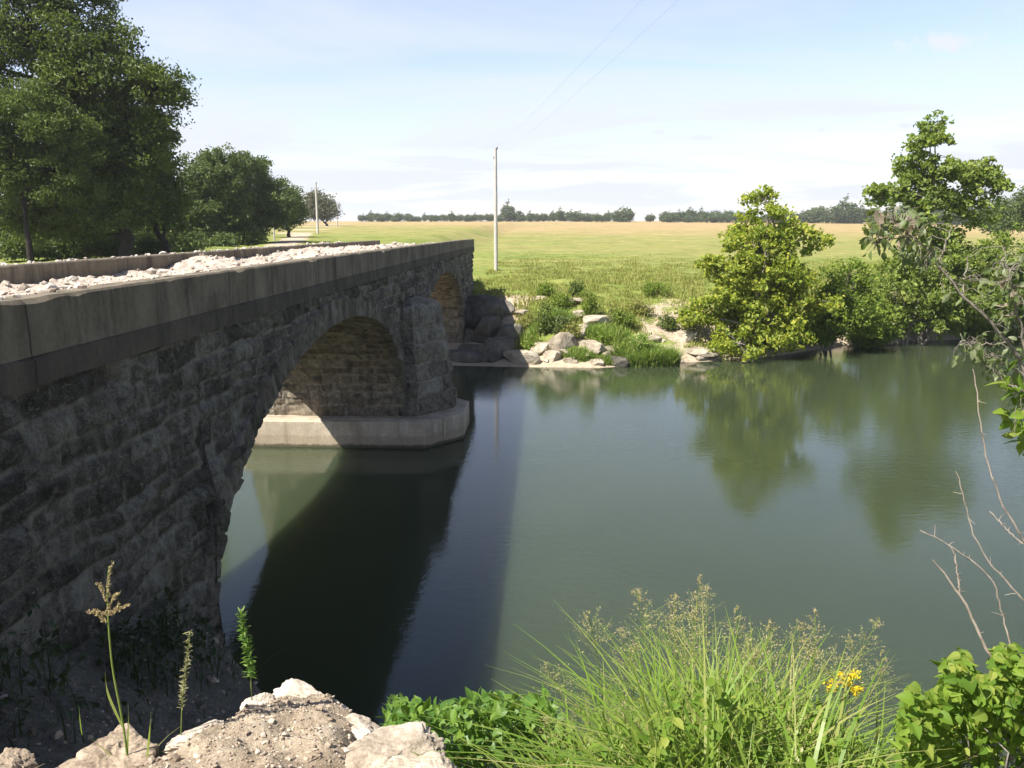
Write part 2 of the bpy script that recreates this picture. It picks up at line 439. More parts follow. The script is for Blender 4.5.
# ---------------------------------------------------------------- ground
def Yf(X):
    return np.interp(X, [-400, -60, -30, -4.7, -1.4, 2.7, 8, 11.7, 18, 25, 32, 60, 100, 400], [75, 46, 41.5, 40.9, 40.6, 40.6, 42.6, 44, 49, 51.6, 53, 62, 80, 250])
def Yn(X):
    return np.interp(X, [-400, -60, -30, -6, -4.7, -3, -1.5, 0, 3, 8, 15, 30, 60, 100, 400], [40, 14, 10, 11.2, 10.9, 9.0, 7.8, 7.6, 8.0, 8.5, 9, 12, 22, 40, 200])
ROAD = np.array([(-7, 49, 5.6), (-7.6, 54, 5.5), (-12, 61, 5.35), (-25, 75, 5.25), (-34, 110, 5.45), (-45, 150, 5.75), (-64, 230, 6.3), (-90, 330, 7.2)], float)
def road_dist(X, Y):
    best = np.full(X.shape, 1e9); zz = np.zeros(X.shape)
    for a, b in zip(ROAD[:-1], ROAD[1:]):
        d = b[:2] - a[:2]; L2 = d @ d
        t = np.clip(((X - a[0]) * d[0] + (Y - a[1]) * d[1]) / L2, 0, 1)
        dist = np.hypot(X - a[0] - d[0] * t, Y - a[1] - d[1] * t)
        z = a[2] + (b[2] - a[2]) * t
        m = dist < best
        best = np.where(m, dist, best); zz = np.where(m, z, zz)
    return best, zz

def ledge_edge(X):
    return np.interp(X, [-6, -2.6, -2.0, -1.6, -1.3, -1.05, -0.85, -0.6, -0.42, -0.3, 0.2], [2.2, 2.25, 2.3, 2.35, 2.5, 2.92, 2.88, 2.62, 2.42, 2.28, 2.05])

def ground_z(X, Y):
    X = np.asarray(X, float); Y = np.asarray(Y, float)
    tf = Y - Yf(X); tn = Yn(X) - Y
    # far bank
    zA = np.interp(tf, [0, 1.5, 4, 7, 10, 30, 60, 200, 460, 3000], [0, .65, 1.65, 2.6, 3.0, 3.25, 3.6, 5.4, 9.0, 9.0])
    zB = np.interp(tf, [0, 2, 5, 6.6, 9.5, 11, 30, 60, 200, 460, 3000], [0, .35, .6, 1.7, 2.75, 2.95, 3.25, 3.6, 5.4, 9.0, 9.0])
    k = sstep(0.5, -1.5, X)
    zf = zA * (1 - k) + zB * k
    zf = zf + 1.75 * sstep(-9.5, -18, X) * sstep(3, 9, tf) * sstep(420, 150, tf)
    rd, rz = road_dist(X, Y)
    zr = rz - np.clip(rd - 1.9, 0, 50) * 0.75 - np.where(Y < 60, 12 * np.clip(X + 5.6, 0, 5), 0)
    inb = sstep(43.0, 50.0, Y)
    zf = np.where(tf > 0, np.maximum(zf, np.where(Y > 47.5, zr, -9)), zf)
    bumpf = (n2(X, Y, 0.35, 5) - .5) * 0.5 * sstep(1, 8, tf) + (n2(X, Y, 1.3, 8) - .5) * 0.35 * sstep(0.0, 2, tf) * sstep(60, 20, tf)
    zf = zf + bumpf * np.where(rd < 2.5, 0.15, 1)
    # near bank, left of the ledge
    Ye = ledge_edge(X) + (n2(X, Y, 2.2, 31) - .5) * 0.28
    e = Y - Ye
    Y1 = Ye + 0.9
    u = np.clip((Y - Y1) / (Yn(X) - Y1), 0, 1); zt_ = np.interp(X, [-4.7, -3.2, -2.2], [4.25, 3.45, 2.9])
    zl = np.where(e < 0.9, np.interp(e, [-1.5, -0.25, 0, 0.15, 0.4, 0.9], [5.5, 5.42, 5.30, 4.75, 4.1, 3.4]) - sstep(.15, .9, e) * (3.4 - zt_), zt_ * np.interp(u, [0, .36, .55, .86, .95, 1], [1, .853, .675, .45, .3, 0]))
    zr_ = np.interp(Y, [-5, 1.0, 1.9, 3.3, 5.0, 6.8, 7.6], [5.6, 5.55, 5.35, 4.55, 3.1, 1.3, 0])
    zr_ = np.where(Y > 6.8, np.interp(Y, [6.8, 6.81], [1.3, 1.3]) * np.clip((Yn(X) - Y) / (Yn(X) - 6.8 + 1e-6), 0, 1), zr_)
    kk = sstep(-0.75, 0.1, X)
    zn = zl * (1 - kk) + zr_ * kk
    zn = np.where(Y < 1.0, 5.55, zn) if False else zn
    zn = zn + (n2(X, Y, 0.9, 12) - .5) * 0.30 * sstep(0, 1.5, tn) + (n2(X, Y, 4.5, 13, 5) - .5) * 0.20 * sstep(0, .6, tn) + (n2(X, Y, 17, 14, 3) - .5) * 0.06 * sstep(0, .5, tn)
    # bed
    depth = -np.minimum(1.6, 0.35 * np.minimum(-tf, -tn))
    return np.where(tf > 0, zf, np.where(tn > 0, zn, depth))

def GZ(x, y):
    return float(ground_z(np.array([x]), np.array([y]))[0])

def lines(segs):
    out = []
    for a, b, s in segs:
        n = max(1, int(round((b - a) / s)))
        out += list(a + (b - a) * np.arange(n) / n)
    out.append(segs[-1][1])
    return np.array(out)
gx = np.concatenate([-np.geomspace(2500, 40, 24), lines([(-39, -10, 1.0), (-10, -4.8, 0.3), (-4.8, -2.2, 0.06), (-2.2, 0.3, 0.025), (0.3, 3, 0.08), (3, 34, 0.35)]), np.geomspace(36, 2500, 26)])
gy = np.concatenate([lines([(-60, -8, 8), (-8, 1.5, 0.6), (1.5, 3.6, 0.025), (3.6, 12, 0.08), (12, 39, 1.5), (39, 53, 0.14), (53, 90, 0.5), (90, 200, 3)]), np.geomspace(205, 4000, 45)])
GX, GY = np.meshgrid(gx, gy, indexing='ij')
Z = ground_z(GX, GY)
tfz = GY - Yf(GX); tnz = Yn(GX) - GY
rd, _ = road_dist(GX, GY)
nz = n2(GX, GY, 0.25, 41); nz2 = n2(GX, GY, 1.1, 43)
# zone: R near-bank soil darkened for shade, G dry grass, B bare dirt
dirt = np.zeros_like(Z)
shore = sstep(3.2, 0.4, tfz + (nz2 - .5) * 3.5)
dirt = np.maximum(dirt, np.where(tfz > 0, shore, 0))
erode = sstep(6.5, 0, np.hypot((GX - 8.5) * 0.9, (tfz - 4) * 1.3) + (nz2 - .5) * 6) * (tfz > 0)
dirt = np.maximum(dirt, erode * 0.95)
dirt = np.maximum(dirt, np.where(tfz > 0, sstep(-0.6, -1.8, GX + (nz2 - .5) * 2) * sstep(10.5, 9.0, tfz + (nz2 - .5) * 2) * (GX > -12), 0))
dirt = np.maximum(dirt, np.where((rd < 1.8) & (tfz > 0), sstep(1.9, 0.9, rd + (nz2 - .5) * 1.2), 0))
dirt = np.where(tnz > 0, 1.0 - sstep(0.2, 1.2, GX + (nz2 - .5)) * 0.6, dirt)
dirt = np.where((tfz <= 0) & (tnz <= 0), 1, dirt)
dry = sstep(75, 170, GY + (nz - .5) * 90) * (tfz > 0) * 0.38
dry = np.clip(dry + sstep(150, 280, GY + (nz - .5) * 120) * 0.6 + (n2(GX * 0.5, GY * 1.2, 0.06, 51) - .5) * 0.9 * sstep(50, 90, GY), 0, 1)
grid = MB(); grid.add(np.stack([GX, GY, Z], -1).reshape(-1, 3), grid_faces(len(gx), len(gy)))

mg, nt, b = new_mat('ground_soil_and_grass', 0.97, 0.1)
p = pos(nt); zc = nd(nt, 'ShaderNodeSeparateColor', {'Color': attr(nt, 'zone').outputs['Color']})
na = noise(nt, p, 0.9, 8, 0.7); nb_ = noise(nt, p, 7, 8, 0.72); nc = noise(nt, p, 55, 6, 0.75)
far = noise(nt, stretch(nt, p, (0.6, 1.0, 1)), 0.28, 10, 0.78)
green = ramp(nt, mth(nt, 'ADD', mth(nt, 'MULTIPLY', na, 0.5), mth(nt, 'MULTIPLY', far, 0.5)), [(0.40, (0.095, 0.128, 0.026)), (0.5, (0.155, 0.188, 0.042)), (0.60, (0.225, 0.22, 0.065))])
dryc = ramp(nt, far, [(0.38, (0.20, 0.165, 0.065)), (0.5, (0.30, 0.215, 0.10)), (0.62, (0.38, 0.275, 0.15))])
col = mix(nt, zc.outputs['Green'], green, dryc)
dcol = ramp(nt, mth(nt, 'ADD', mth(nt, 'MULTIPLY', nb_, 0.6), mth(nt, 'MULTIPLY', nc, 0.5)), [(0.36, (0.13, 0.10, 0.068)), (0.52, (0.34, 0.27, 0.19)), (0.70, (0.52, 0.44, 0.335))])
shade_soil = ramp(nt, mth(nt, 'ADD', mth(nt, 'MULTIPLY', nb_, 0.5), mth(nt, 'MULTIPLY', nc, 0.6)), [(0.40, (0.045, 0.042, 0.034)), (0.56, (0.12, 0.11, 0.09)), (0.74, (0.25, 0.23, 0.19))])  # darker, greyer soil tone; shade on the near bank put into the colour
dcol = mix(nt, zc.outputs['Red'], dcol, shade_soil)
dm = mth(nt, 'ADD', zc.outputs['Blue'], mth(nt, 'MULTIPLY', mth(nt, 'SUBTRACT', nb_, 0.5), 0.8))
col = mix(nt, maprange(nt, dm, 0.38, 0.62), col, dcol)
nt.links.new(col, b.inputs['Base Color'])
x1 = bump(nt, None, na, 0.5, 0.25); x2 = bump(nt, None, nb_, 0.6, 0.06, x1); bump(nt, b, nc, 0.8, 0.018, x2)
ground = grid.build('ground', mg, smooth=True, attrs={'zone': np.stack([np.where((tnz > 0) & (tnz < 12), sstep(-2.0, -2.6, GX + (nz2 - .5) * .5) + sstep(.1, .6, GY - ledge_edge(GX)), 0).clip(0, 1), dry, dirt], -1).reshape(-1, 3)})
ground['kind'] = 'structure'

# ---------------------------------------------------------------- river
wx = np.concatenate([lines([(-200, -40, 20), (-40, 45, 5), (45, 320, 25)])]); wy = lines([(3, 62, 3), (62, 260, 20)])
WX, WY = np.meshgrid(wx, wy, indexing='ij')
mw, nt, b = new_mat('turbid_river_water', 0.03, 0.5)
p = pos(nt)
b.inputs['IOR'].default_value = 1.36
tcol = ramp(nt, noise(nt, p, 0.12, 3, 0.5), [(0.3, (0.028, 0.038, 0.018)), (0.7, (0.036, 0.047, 0.024))])
nt.links.new(tcol, b.inputs['Base Color'])
b.subsurface_method = 'BURLEY'
b.inputs['Subsurface Weight'].default_value = 0.85
b.inputs['Subsurface Radius'].default_value = (1.0, 1.0, 0.7)
b.inputs['Subsurface Scale'].default_value = 1.5
calm = maprange(nt, noise(nt, p, 0.10, 3, 0.5), 0.38, 0.62, 0.2, 1.0)
sx = nd(nt, 'ShaderNodeSeparateXYZ', {'Vector': p})
r1 = noise(nt, stretch(nt, p, (1.0, 1.7, 1)), 3.2, 3, 0.55, 0.3)
r2 = noise(nt, stretch(nt, p, (1.0, 1.5, 1)), 13, 2, 0.5, 0.2)
hh = mth(nt, 'MULTIPLY', mth(nt, 'ADD', r1, mth(nt, 'MULTIPLY', r2, 0.3)), mth(nt, 'ADD', calm, maprange(nt, sx.outputs['X'], 10, 28, 0.0, 0.7)))
bump(nt, b, hh, 0.115, 0.06)
wat = MB().add(np.stack([WX, WY, np.zeros_like(WX)], -1).reshape(-1, 3), grid_faces(len(wx), len(wy))).build('river_water', mw, smooth=True)
wat['kind'] = 'structure'

# ---------------------------------------------------------------- bridge
XN, XF = -4.76, -9.16          # near and far faces of the masonry
Y0, YE = -14.0, 51.9
PT = lambda Y: np.interp(Y, [-14, 6.7, 11.8, 19.2, 29.8, 45, 51.9], [6.5, 6.54, 6.53, 6.50, 6.44, 6.34, 6.26])
PB = lambda Y: PT(Y) - np.interp(Y, [6, 51.9], [0.80, 0.75])
ARCH = [(18.3, 7.7, 3.5, 1.5), (37.2, 8.0, 3.5, 1.5)]
def intrados(Y):
    z = np.full(np.shape(Y), -0.9)
    for (c, a, bb, z0) in ARCH:
        q = 1 - ((Y - c) / a) ** 2
        z = np.where(q > 0, z0 + bb * np.sqrt(np.maximum(q, 0)), z)
    return z

def masonry(u, v, seed, ch=(0.32, 0.55), cw=(0.5, 1.2), relief=0.05, jw=0.03, rough=0.05, vmin=-2.0, vmax=9.0, umin=-60., umax=120.):
    """relief, tone and joint of coursed rock-faced stone at wall coordinates u (along), v (up)"""
    rr = np.random.default_rng(seed)
    ww = (vnoise(np.stack([u * 1.3, v * 1.3, u * 0 + seed], -1), 3) - .5) * 0.12
    uu = u + (vnoise(np.stack([u * 2.1, v * 2.1, u * 0 + seed + 5], -1), 4) - .5) * 0.16
    vv = v + ww
    cuts = [vmin]
    while cuts[-1] < vmax: cuts.append(cuts[-1] + rr.uniform(*ch))
    cuts = np.array(cuts)
    ci = np.clip(np.searchsorted(cuts, vv) - 1, 0, len(cuts) - 2)
    dv = np.minimum(vv - cuts[ci], cuts[ci + 1] - vv)
    du = np.zeros_like(u); tone = np.zeros_like(u); offs = np.zeros_like(u); tilt = np.zeros_like(u)
    for k in range(len(cuts) - 1):
        m = ci == k
        js = [umin + rr.uniform(0, 1)]
        while js[-1] < umax: js.append(js[-1] + rr.uniform(*cw))
        js = np.array(js); tn_ = rr.uniform(0, 1, len(js)); of = rr.normal(0, 1, len(js)); tl = rr.normal(0, 1, (len(js), 2))
        if not m.any(): continue
        ji = np.clip(np.searchsorted(js, uu[m]) - 1, 0, len(js) - 2)
        a0 = uu[m] - js[ji]; a1 = js[ji + 1] - uu[m]
        du[m] = np.minimum(a0, a1); tone[m] = tn_[ji]; offs[m] = of[ji]
        tilt[m] = tl[ji, 0] * (a0 - a1) * 0.5 + tl[ji, 1] * (vv[m] - (cuts[k] + cuts[k + 1]) / 2)
    d = np.minimum(du, dv)
    body = sstep(jw * 0.3, jw + 0.025, d)
    pil = 1 - np.exp(-d / 0.10)
    nz_ = fbm(np.stack([u * 3.4, v * 3.4, u * 0 + seed], -1), seed, 5) - .5
    nz3 = np.abs(fbm(np.stack([u * 7, v * 9, u * 0 + seed], -1), seed + 9, 4) - .5)
    h = body * (relief * (0.25 + 0.75 * pil) + offs * relief * 0.30 + tilt * 0.06 + nz_ * rough * 2.6 - nz3 * rough * 1.6) + (1 - body) * nz_ * 0.02
    return h, tone, 1 - body

bridge = empty('stone_bridge', (-6.95, 18.5, 0), 'old grey stone arch bridge with concrete parapets crossing the green river', 'bridge')

# near and far spandrel walls: grid columns whose lower end follows the arches
def spandrel(x_face, sgn, ys, nzr, seed, mat, rel):
    zb = intrados(ys) ; inside = zb > 0
    zb = np.where(inside, zb + 0.22, zb)
    zt = PB(ys) - 0.03
    tt = np.linspace(0, 1, nzr)
    Yg = np.repeat(ys[:, None], nzr, 1); Zg = zb[:, None] + (zt - zb)[:, None] * tt[None]
    h, tone, jo = masonry(Yg, Zg, seed, ch=(0.22, 0.38), cw=(0.30, 0.85), relief=rel, jw=0.026, rough=rel * 1.0)
    Xg = x_face + sgn * (h - rel * 0.6)
    mb = MB(); f = grid_faces(len(ys), nzr)
    mb.add(np.stack([Xg, Yg, Zg], -1).reshape(-1, 3), f if sgn > 0 else f[:, ::-1])
    o = mb.build('spandrel_wall', mat, bridge, True, {'tone': tone.ravel(), 'joint': jo.ravel()})
    return local(o, bridge)
ys = lines([(Y0, 4, 0.25), (4, 10.5, 0.022), (10.5, 10.9, 0.012), (10.9, 30, 0.045), (30, YE, 0.07)])
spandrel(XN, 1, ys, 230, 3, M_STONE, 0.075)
spandrel(XF, -1, lines([(Y0, YE, 0.2)]), 24, 5, M_STONE, 0.05)

# body of the bridge behind the faces (end wall and fill top)
mb = MB(); e = PB(np.array([YE]))[0]
for lo, hi in (((XF + 0.03, 45.6, -1.0), (XN - 0.16, YE, e - .05)), ((XF + 0.03, Y0, -1.0), (XN - 0.16, 10.2, 5.45))):
    mb = MB(); box(mb, lo, hi)
    local(mb.build('abutment', M_PIER, bridge, False, {'tone': np.full(8, .4), 'joint': np.zeros(8)}), bridge)

for ai, (c, a, bb, z0) in enumerate(ARCH):
    th = np.linspace(0, math.pi, 420)
    ey, ez = c - a * np.cos(th), z0 + bb * np.sin(th)
    seg = np.hypot(np.diff(ey), np.diff(ez)); s = np.concatenate([[0], np.cumsum(seg)])
    sn = np.linspace(0, s[-1], 460 if ai == 0 else 300); th = np.interp(sn, s, th)
    ey, ez = c - a * np.cos(th), z0 + bb * np.sin(th)
    ny, nz_ = -np.cos(th) / a, np.sin(th) / bb; L = np.hypot(ny, nz_); ny, nz_ = ny / L, nz_ / L     # outward
    for (xf, sg, full) in ((XN, 1, True), (XF, -1, False)):
        # ring of dressed voussoirs
        rad = np.array([0, 0.02, 0.05, 0.09, 0.14, 0.2, 0.26, 0.32, 0.38, 0.43, 0.47, 0.50, 0.52])
        vw = 0.30
        S, R = np.meshgrid(sn, rad, indexing='ij')
        rr = np.random.default_rng(70 + ai)
        jj = [0.0]
        while jj[-1] < s[-1] + 1: jj.append(jj[-1] + rr.uniform(0.22, 0.40))
        jj = np.array(jj); ji = np.clip(np.searchsorted(jj, S) - 1, 0, len(jj) - 2)
        du = np.minimum(S - jj[ji], jj[ji + 1] - S); dr = np.minimum(R, 0.52 - R)
        d = np.minimum(du, dr + 0.02); body = sstep(0.004, 0.035, d)
        to = rr.uniform(0, 1, len(jj))[ji]; of = rr.normal(0, 0.014, len(jj))[ji]
        rnd = fbm(np.stack([S * 5, R * 5, S * 0 + 3.3], -1), 9, 5) - .5
        h = body * (0.04 + of + rnd * 0.12) - (1 - body) * 0.01
        rj = rr.uniform(-0.12, 0.06, len(jj))[ji] * (R / 0.52) + rnd * 0.05
        Yg = ey[:, None] + ny[:, None] * (R + rj); Zg = ez[:, None] + nz_[:, None] * (R + rj)
        Zg = np.minimum(Zg, PB(Yg) - 0.04)
        Xg = xf + sg * (0.02 + h)
        back = np.full((len(sn), 1), xf - sg * 0.25)
        Xg = np.concatenate([back, Xg, back], 1); Yg = np.concatenate([Yg[:, :1], Yg, Yg[:, -1:]], 1); Zg = np.concatenate([Zg[:, :1], Zg, Zg[:, -1:]], 1)
        to = np.concatenate([to[:, :1], to, to[:, -1:]], 1); jo = np.concatenate([1 - body[:, :1], 1 - body, 1 - body[:, -1:]], 1)
        mb = MB(); f = grid_faces(len(sn), Xg.shape[1])
        mb.add(np.stack([Xg, Yg, Zg], -1).reshape(-1, 3), f if sg < 0 else f[:, ::-1])
        local(mb.build('arch_ring', M_RING, bridge, True, {'tone': to.ravel(), 'joint': jo.ravel()}), bridge)
    # barrel vault
    xs = np.linspace(XF - 0.0, XN + 0.0, 110 if ai == 0 else 60)
    S, Xb = np.meshgrid(sn, xs, indexing='ij')
    h, tone, jo = masonry(Xb, S, 20 + ai, ch=(0.28, 0.45), cw=(0.4, 0.9), relief=0.035, rough=0.03, vmax=30)
    Yg = ey[:, None] - ny[:, None] * (h - 0.03); Zg = ez[:, None] - nz_[:, None] * (h - 0.03)
    mb = MB(); mb.add(np.stack([Xb, Yg, Zg], -1).reshape(-1, 3), grid_faces(len(sn), len(xs)))
    local(mb.build('arch_barrel', M_BARREL, bridge, True, {'tone': tone.ravel(), 'joint': jo.ravel()}), bridge)

# springing walls below the vaults: pier faces and abutment faces
pier = None
for (yy, sg, kind) in ((26.0, -1, 'pier'), (29.2, 1, 'pier'), (10.6, 1, 'abutment_face'), (45.2, -1, 'abutment_face')):
    xs = np.linspace(XF, XN + 0.03, 110); zs = np.linspace(-1, 1.56, 60)
    Xg, Zg = np.meshgrid(xs, zs, indexing='ij')
    h, tone, jo = masonry(Xg, Zg, 33, ch=(0.35, 0.55), cw=(0.6, 1.2), relief=0.05, rough=0.045)
    Yg = yy + sg * (h - 0.04)
    f = grid_faces(len(xs), len(zs))
    mb = MB(); mb.add(np.stack([Xg, Yg, Zg], -1).reshape(-1, 3), f if sg < 0 else f[:, ::-1])
    at_ = {'tone': tone.ravel(), 'joint': jo.ravel()}
    if kind == 'pier' and pier is not None:
        o = mb.build('rear_face', M_BARREL, pier, True, at_); 
    else:
        o = local(mb.build(kind, M_BARREL, bridge, True, at_), bridge)
        if kind == 'pier': pier = o
# cutwaters
def cutwater(sgn, xw):
    plan = np.array([(0.0, 25.98), (0.42, 26.0), (1.28, 27.25), (1.36, 27.6), (1.28, 27.95), (0.42, 29.2), (0.0, 29.22)])
    seg = np.hypot(*np.diff(plan, axis=0).T); s = np.concatenate([[0], np.cumsum(seg)])
    sn = np.linspace(0, s[-1], 170)
    px, py = np.interp(sn, s, plan[:, 0]), np.interp(sn, s, plan[:, 1])
    zs = np.concatenate([np.linspace(0.6, 4.40, 130), np.linspace(4.42, 4.74, 16)])
    S, Zg = np.meshgrid(sn, zs, indexing='ij')
    h, tone, jo = masonry(S, Zg, 44, ch=(0.5, 0.68), cw=(0.7, 1.3), relief=0.08, jw=0.022, rough=0.07)
    sc = np.where(Zg <= 4.40, 0.84 + 0.36 * (4.40 - Zg) / 3.4, 0.84 * np.sqrt(np.maximum(0.002, 1 - (np.maximum(Zg - 4.40, 0) / 0.345) ** 2)))
    cy = 27.6
    ox = px[:, None] * sc; oy = cy + 0.12 + (py[:, None] - cy) * np.where(Zg <= 4.40, 0.86 + 0.16 * (4.40 - Zg) / 3.4, 0.86 - (np.maximum(Zg - 4.40, 0) / 0.34) ** 2 * 0.5)
    dx = np.gradient(px); dy = np.gradient(py); L = np.hypot(dx, dy) + 1e-9
    nx, ny = dy / L, -dx / L
    hh = (h - 0.05) * np.clip(sc, 0.1, 1)
    Xg = xw + sgn * (ox + nx[:, None] * hh - 0.04); Yg = oy + ny[:, None] * hh
    mb = MB(); f = grid_faces(len(sn), len(zs))
    mb.add(np.stack([Xg, Yg, Zg], -1).reshape(-1, 3), f if sgn > 0 else f[:, ::-1])
    o = mb.build('cutwater', M_PIER, pier, True, {'tone': tone.ravel(), 'joint': jo.ravel()})
    return o
cutwater(1, XN); cutwater(-1, XF)
# footing: one concrete block with pointed ends
def prism(plan, z0, z1, bev, mat, name, parent):
    plan = np.array(plan, float); n = len(plan); c = plan.mean(0)
    mb = MB(); rings = []
    for z, k in ((z0, 0), (z1 - bev, 0), (z1 - bev * .3, bev * .7), (z1, bev * 1.6)):
        q = plan - unit(plan - c) * k
        rings.append(np.concatenate([q, np.full((n, 1), z)], 1))
    V = np.concatenate(rings); m = len(rings)
    i = np.arange(m - 1)[:, None] * n; j = np.arange(n)[None]; k2 = (j + 1) % n
    mb.add(V, np.stack([i + j, i + k2, i + n + k2, i + n + j], -1).reshape(-1, 4))
    mb.add(rings[-1], [list(range(n))])
    return mb.build(name, mat, parent)
foot = prism([(-3.98, 25.22), (-2.82, 26.55), (-2.82, 28.55), (-3.98, 29.8), (-9.9, 29.8), (-11.1, 28.5), (-11.1, 26.6), (-9.9, 25.22)], -1.5, 0.87, 0.025, M_FOOT, 'footing', pier)

# parapets: cast concrete wall on a slab edge, slightly worn
def parapet(x_out, x_in, seed, y_end):
    s = 1 if x_out > x_in else -1
    ys = lines([(Y0, y_end, 0.09)])
    mb = MB()
    T = PT(ys); 
    def prof(z_lo, z_hi, xo, xi, bev):
        n = len(ys); j = (n2(ys, ys * 0 + seed, 1.7, seed) - .5); jt = (n2(ys, ys * 0 + seed + 3, 3.5, seed + 4, 5) - .5)
        chip = np.maximum(0, n2(ys, ys * 0 + 1.7, 1.3, seed + 8, 4) - .62) * 0.35
        pts = [(xo + s * 0.012 * j, z_lo), (xo + s * 0.012 * jt, z_hi - bev - chip), (xo - s * (bev + chip), z_hi + jt * 0.02 - chip * .3), (xi + s * bev, z_hi + j * 0.03), (xi, z_hi - bev), (xi, z_lo)]
        V = np.stack([np.stack([np.broadcast_to(x, (n,)), ys, np.broadcast_to(z, (n,))], -1) for x, z in pts], 1)
        k = len(pts)
        i = np.arange(n - 1)[:, None] * k; q = np.arange(k)[None]; q2 = (q + 1) % k
        f = np.stack([i + q, i + q2, i + k + q2, i + k + q], -1).reshape(-1, 4)
        mb_ = MB(); mb_.add(V.reshape(-1, 3), f if s < 0 else f[:, ::-1])
        mb_.add(V[-1], [list(range(k))]); mb_.add(V[0], [list(range(k))[::-1]])
        return mb_
    o = local(prof(PB(ys) + 0.27, T, x_out, x_in, 0.025).build('parapet', M_CONC, bridge), bridge)
    sl = prof(PB(ys), PB(ys) + 0.268, x_out + s * 0.022, x_in - s * 0.3, 0.012).build('slab_edge', M_SLAB, o)
    return o
parapet(-4.70, -5.02, 2, YE)
parapet(-9.22, -8.90, 6, 43.0)
mb = MB(); box(mb, (-9.0, Y0, 5.5), (-4.9, YE - .3, 5.62)); local(mb.build('deck', M_SLAB, bridge), bridge)

# rubble heaped on the deck
def rub_z(X, Y):
    base = 6.17 + (n2(X, Y, 0.55, 61) - .5) * 0.32 + (n2(X, Y, 2.2, 62) - .5) * 0.24
    base = base + 0.24 * np.exp(-(((X + 8.2) / 0.8) ** 2 + ((Y - 19.6) / 0.9) ** 2)) + 0.14 * np.exp(-(((X + 8.4) / 1.0) ** 2 + ((Y - 29) / 3.5) ** 2))
    base = base + 0.24 * np.exp(-(((X + 5.7) / 0.8) ** 2)) * sstep(40, 30, Y) * (0.4 + 1.2 * n2(X, Y, 0.5, 66))
    return base - 0.45 * sstep(35, 45, Y)
xs = np.linspace(-8.89, -5.03, 80); ys = lines([(Y0, 4, .4), (4, 40, 0.06), (40, YE - .4, 0.2)])
Xg, Yg = np.meshgrid(xs, ys, indexing='ij')
Zg = rub_z(Xg, Yg) + (n2(Xg, Yg, 9, 63, 3) - .5) * 0.10
mrub, nt, b = new_mat('crushed_limestone_fill', 0.95, 0.1)
p = pos(nt); q1 = noise(nt, p, 6, 8, 0.75); q2 = noise(nt, p, 40, 5, 0.75)
nt.links.new(ramp(nt, mth(nt, 'ADD', mth(nt, 'MULTIPLY', q1, .5), mth(nt, 'MULTIPLY', q2, .5)), [(0.36, (0.24, 0.19, 0.145)), (0.5, (0.42, 0.355, 0.29)), (0.64, (0.53, 0.47, 0.40))]), b.inputs['Base Color'])
bump(nt, b, q2, 0.8, 0.03)
mb = MB(); mb.add(np.stack([Xg, Yg, Zg], -1).reshape(-1, 3), grid_faces(len(xs), len(ys)))
rv, rf = ICO1
n = 8000
rr = np.random.default_rng(5)
cx = rr.uniform(-8.85, -5.06, n); cy = rr.uniform(2, 42, n) ** 1.0
sz = np.clip(rr.lognormal(-4.05, 0.65, n), 0.008, 0.095)
cz = rub_z(cx, cy) + sz * 0.4
# a scatter on the parapet tops too
m = 520
cx2 = np.concatenate([rr.uniform(-9.2, -8.92, m // 2), rr.uniform(-5.0, -4.86, m // 2)]); cy2 = rr.uniform(4, 36, m)
s2 = np.clip(rr.lognormal(-4.0, 0.5, m), 0.008, 0.05); cz2 = PT(cy2) + s2 * 0.3
s2[:m // 2] *= 1.9
cx, cy, cz, sz = [np.concatenate(q) for q in ((cx, cx2), (cy, cy2), (cz, cz2), (sz, s2))]
n = len(cx)
def scatter(mb, cx, cy, cz, sz, rr, mi=1, flat=0.7):
    n = len(cx); rv, rf = ICO1
    V = rv[None] * rr.uniform(0.6, 1.25, (n, len(rv), 1)) * rr.uniform(0.6, 1.3, (n, 1, 3)) * sz[:, None, None] * np.array([1, 1, flat])
    a = rr.uniform(0, 6.28, n); ca, sa = np.cos(a)[:, None], np.sin(a)[:, None]
    V = np.stack([V[..., 0] * ca - V[..., 1] * sa, V[..., 0] * sa + V[..., 1] * ca, V[..., 2]], -1)
    V = V + np.stack([cx, cy, cz], -1)[:, None]
    mb.add(V.reshape(-1, 3), (np.arange(n)[:, None, None] * len(rv) + rf[None]).reshape(-1, 3), mi)
scatter(mb, cx, cy, cz, sz, rr)
rub = mb.build('rubble_fill', [mrub, M_STONES])
tag(rub, 'pale pinkish broken limestone rubble heaped along the bridge deck', 'rubble', kind='stuff')

# ---------------------------------------------------------------- rocks
def rock(name, px, py, Y, size, seed, label, cat='boulder', mat=M_BOULDER, src=ICO4, group=None, rz=None, sink=0.2, rough=0.06, at=None):
    v, f = rock_shape(seed, src, 8 if mat is M_BOULDER_SHADE else 11, rough=rough)
    q = P(px, py, Y) if at is None else np.array(at, float)
    v = v * np.array(size) * 0.5
    a = (seed * 1.7 if rz is None else rz); ca, sa = math.cos(a), math.sin(a)
    v = v @ np.array([[ca, sa, 0], [-sa, ca, 0], [0, 0, 1]])
    o = MB().add(v, f).build(name, mat)
    o.location = (float(q[0]), float(q[1]), float(q[2]))
    return tag(o, label, cat, group)

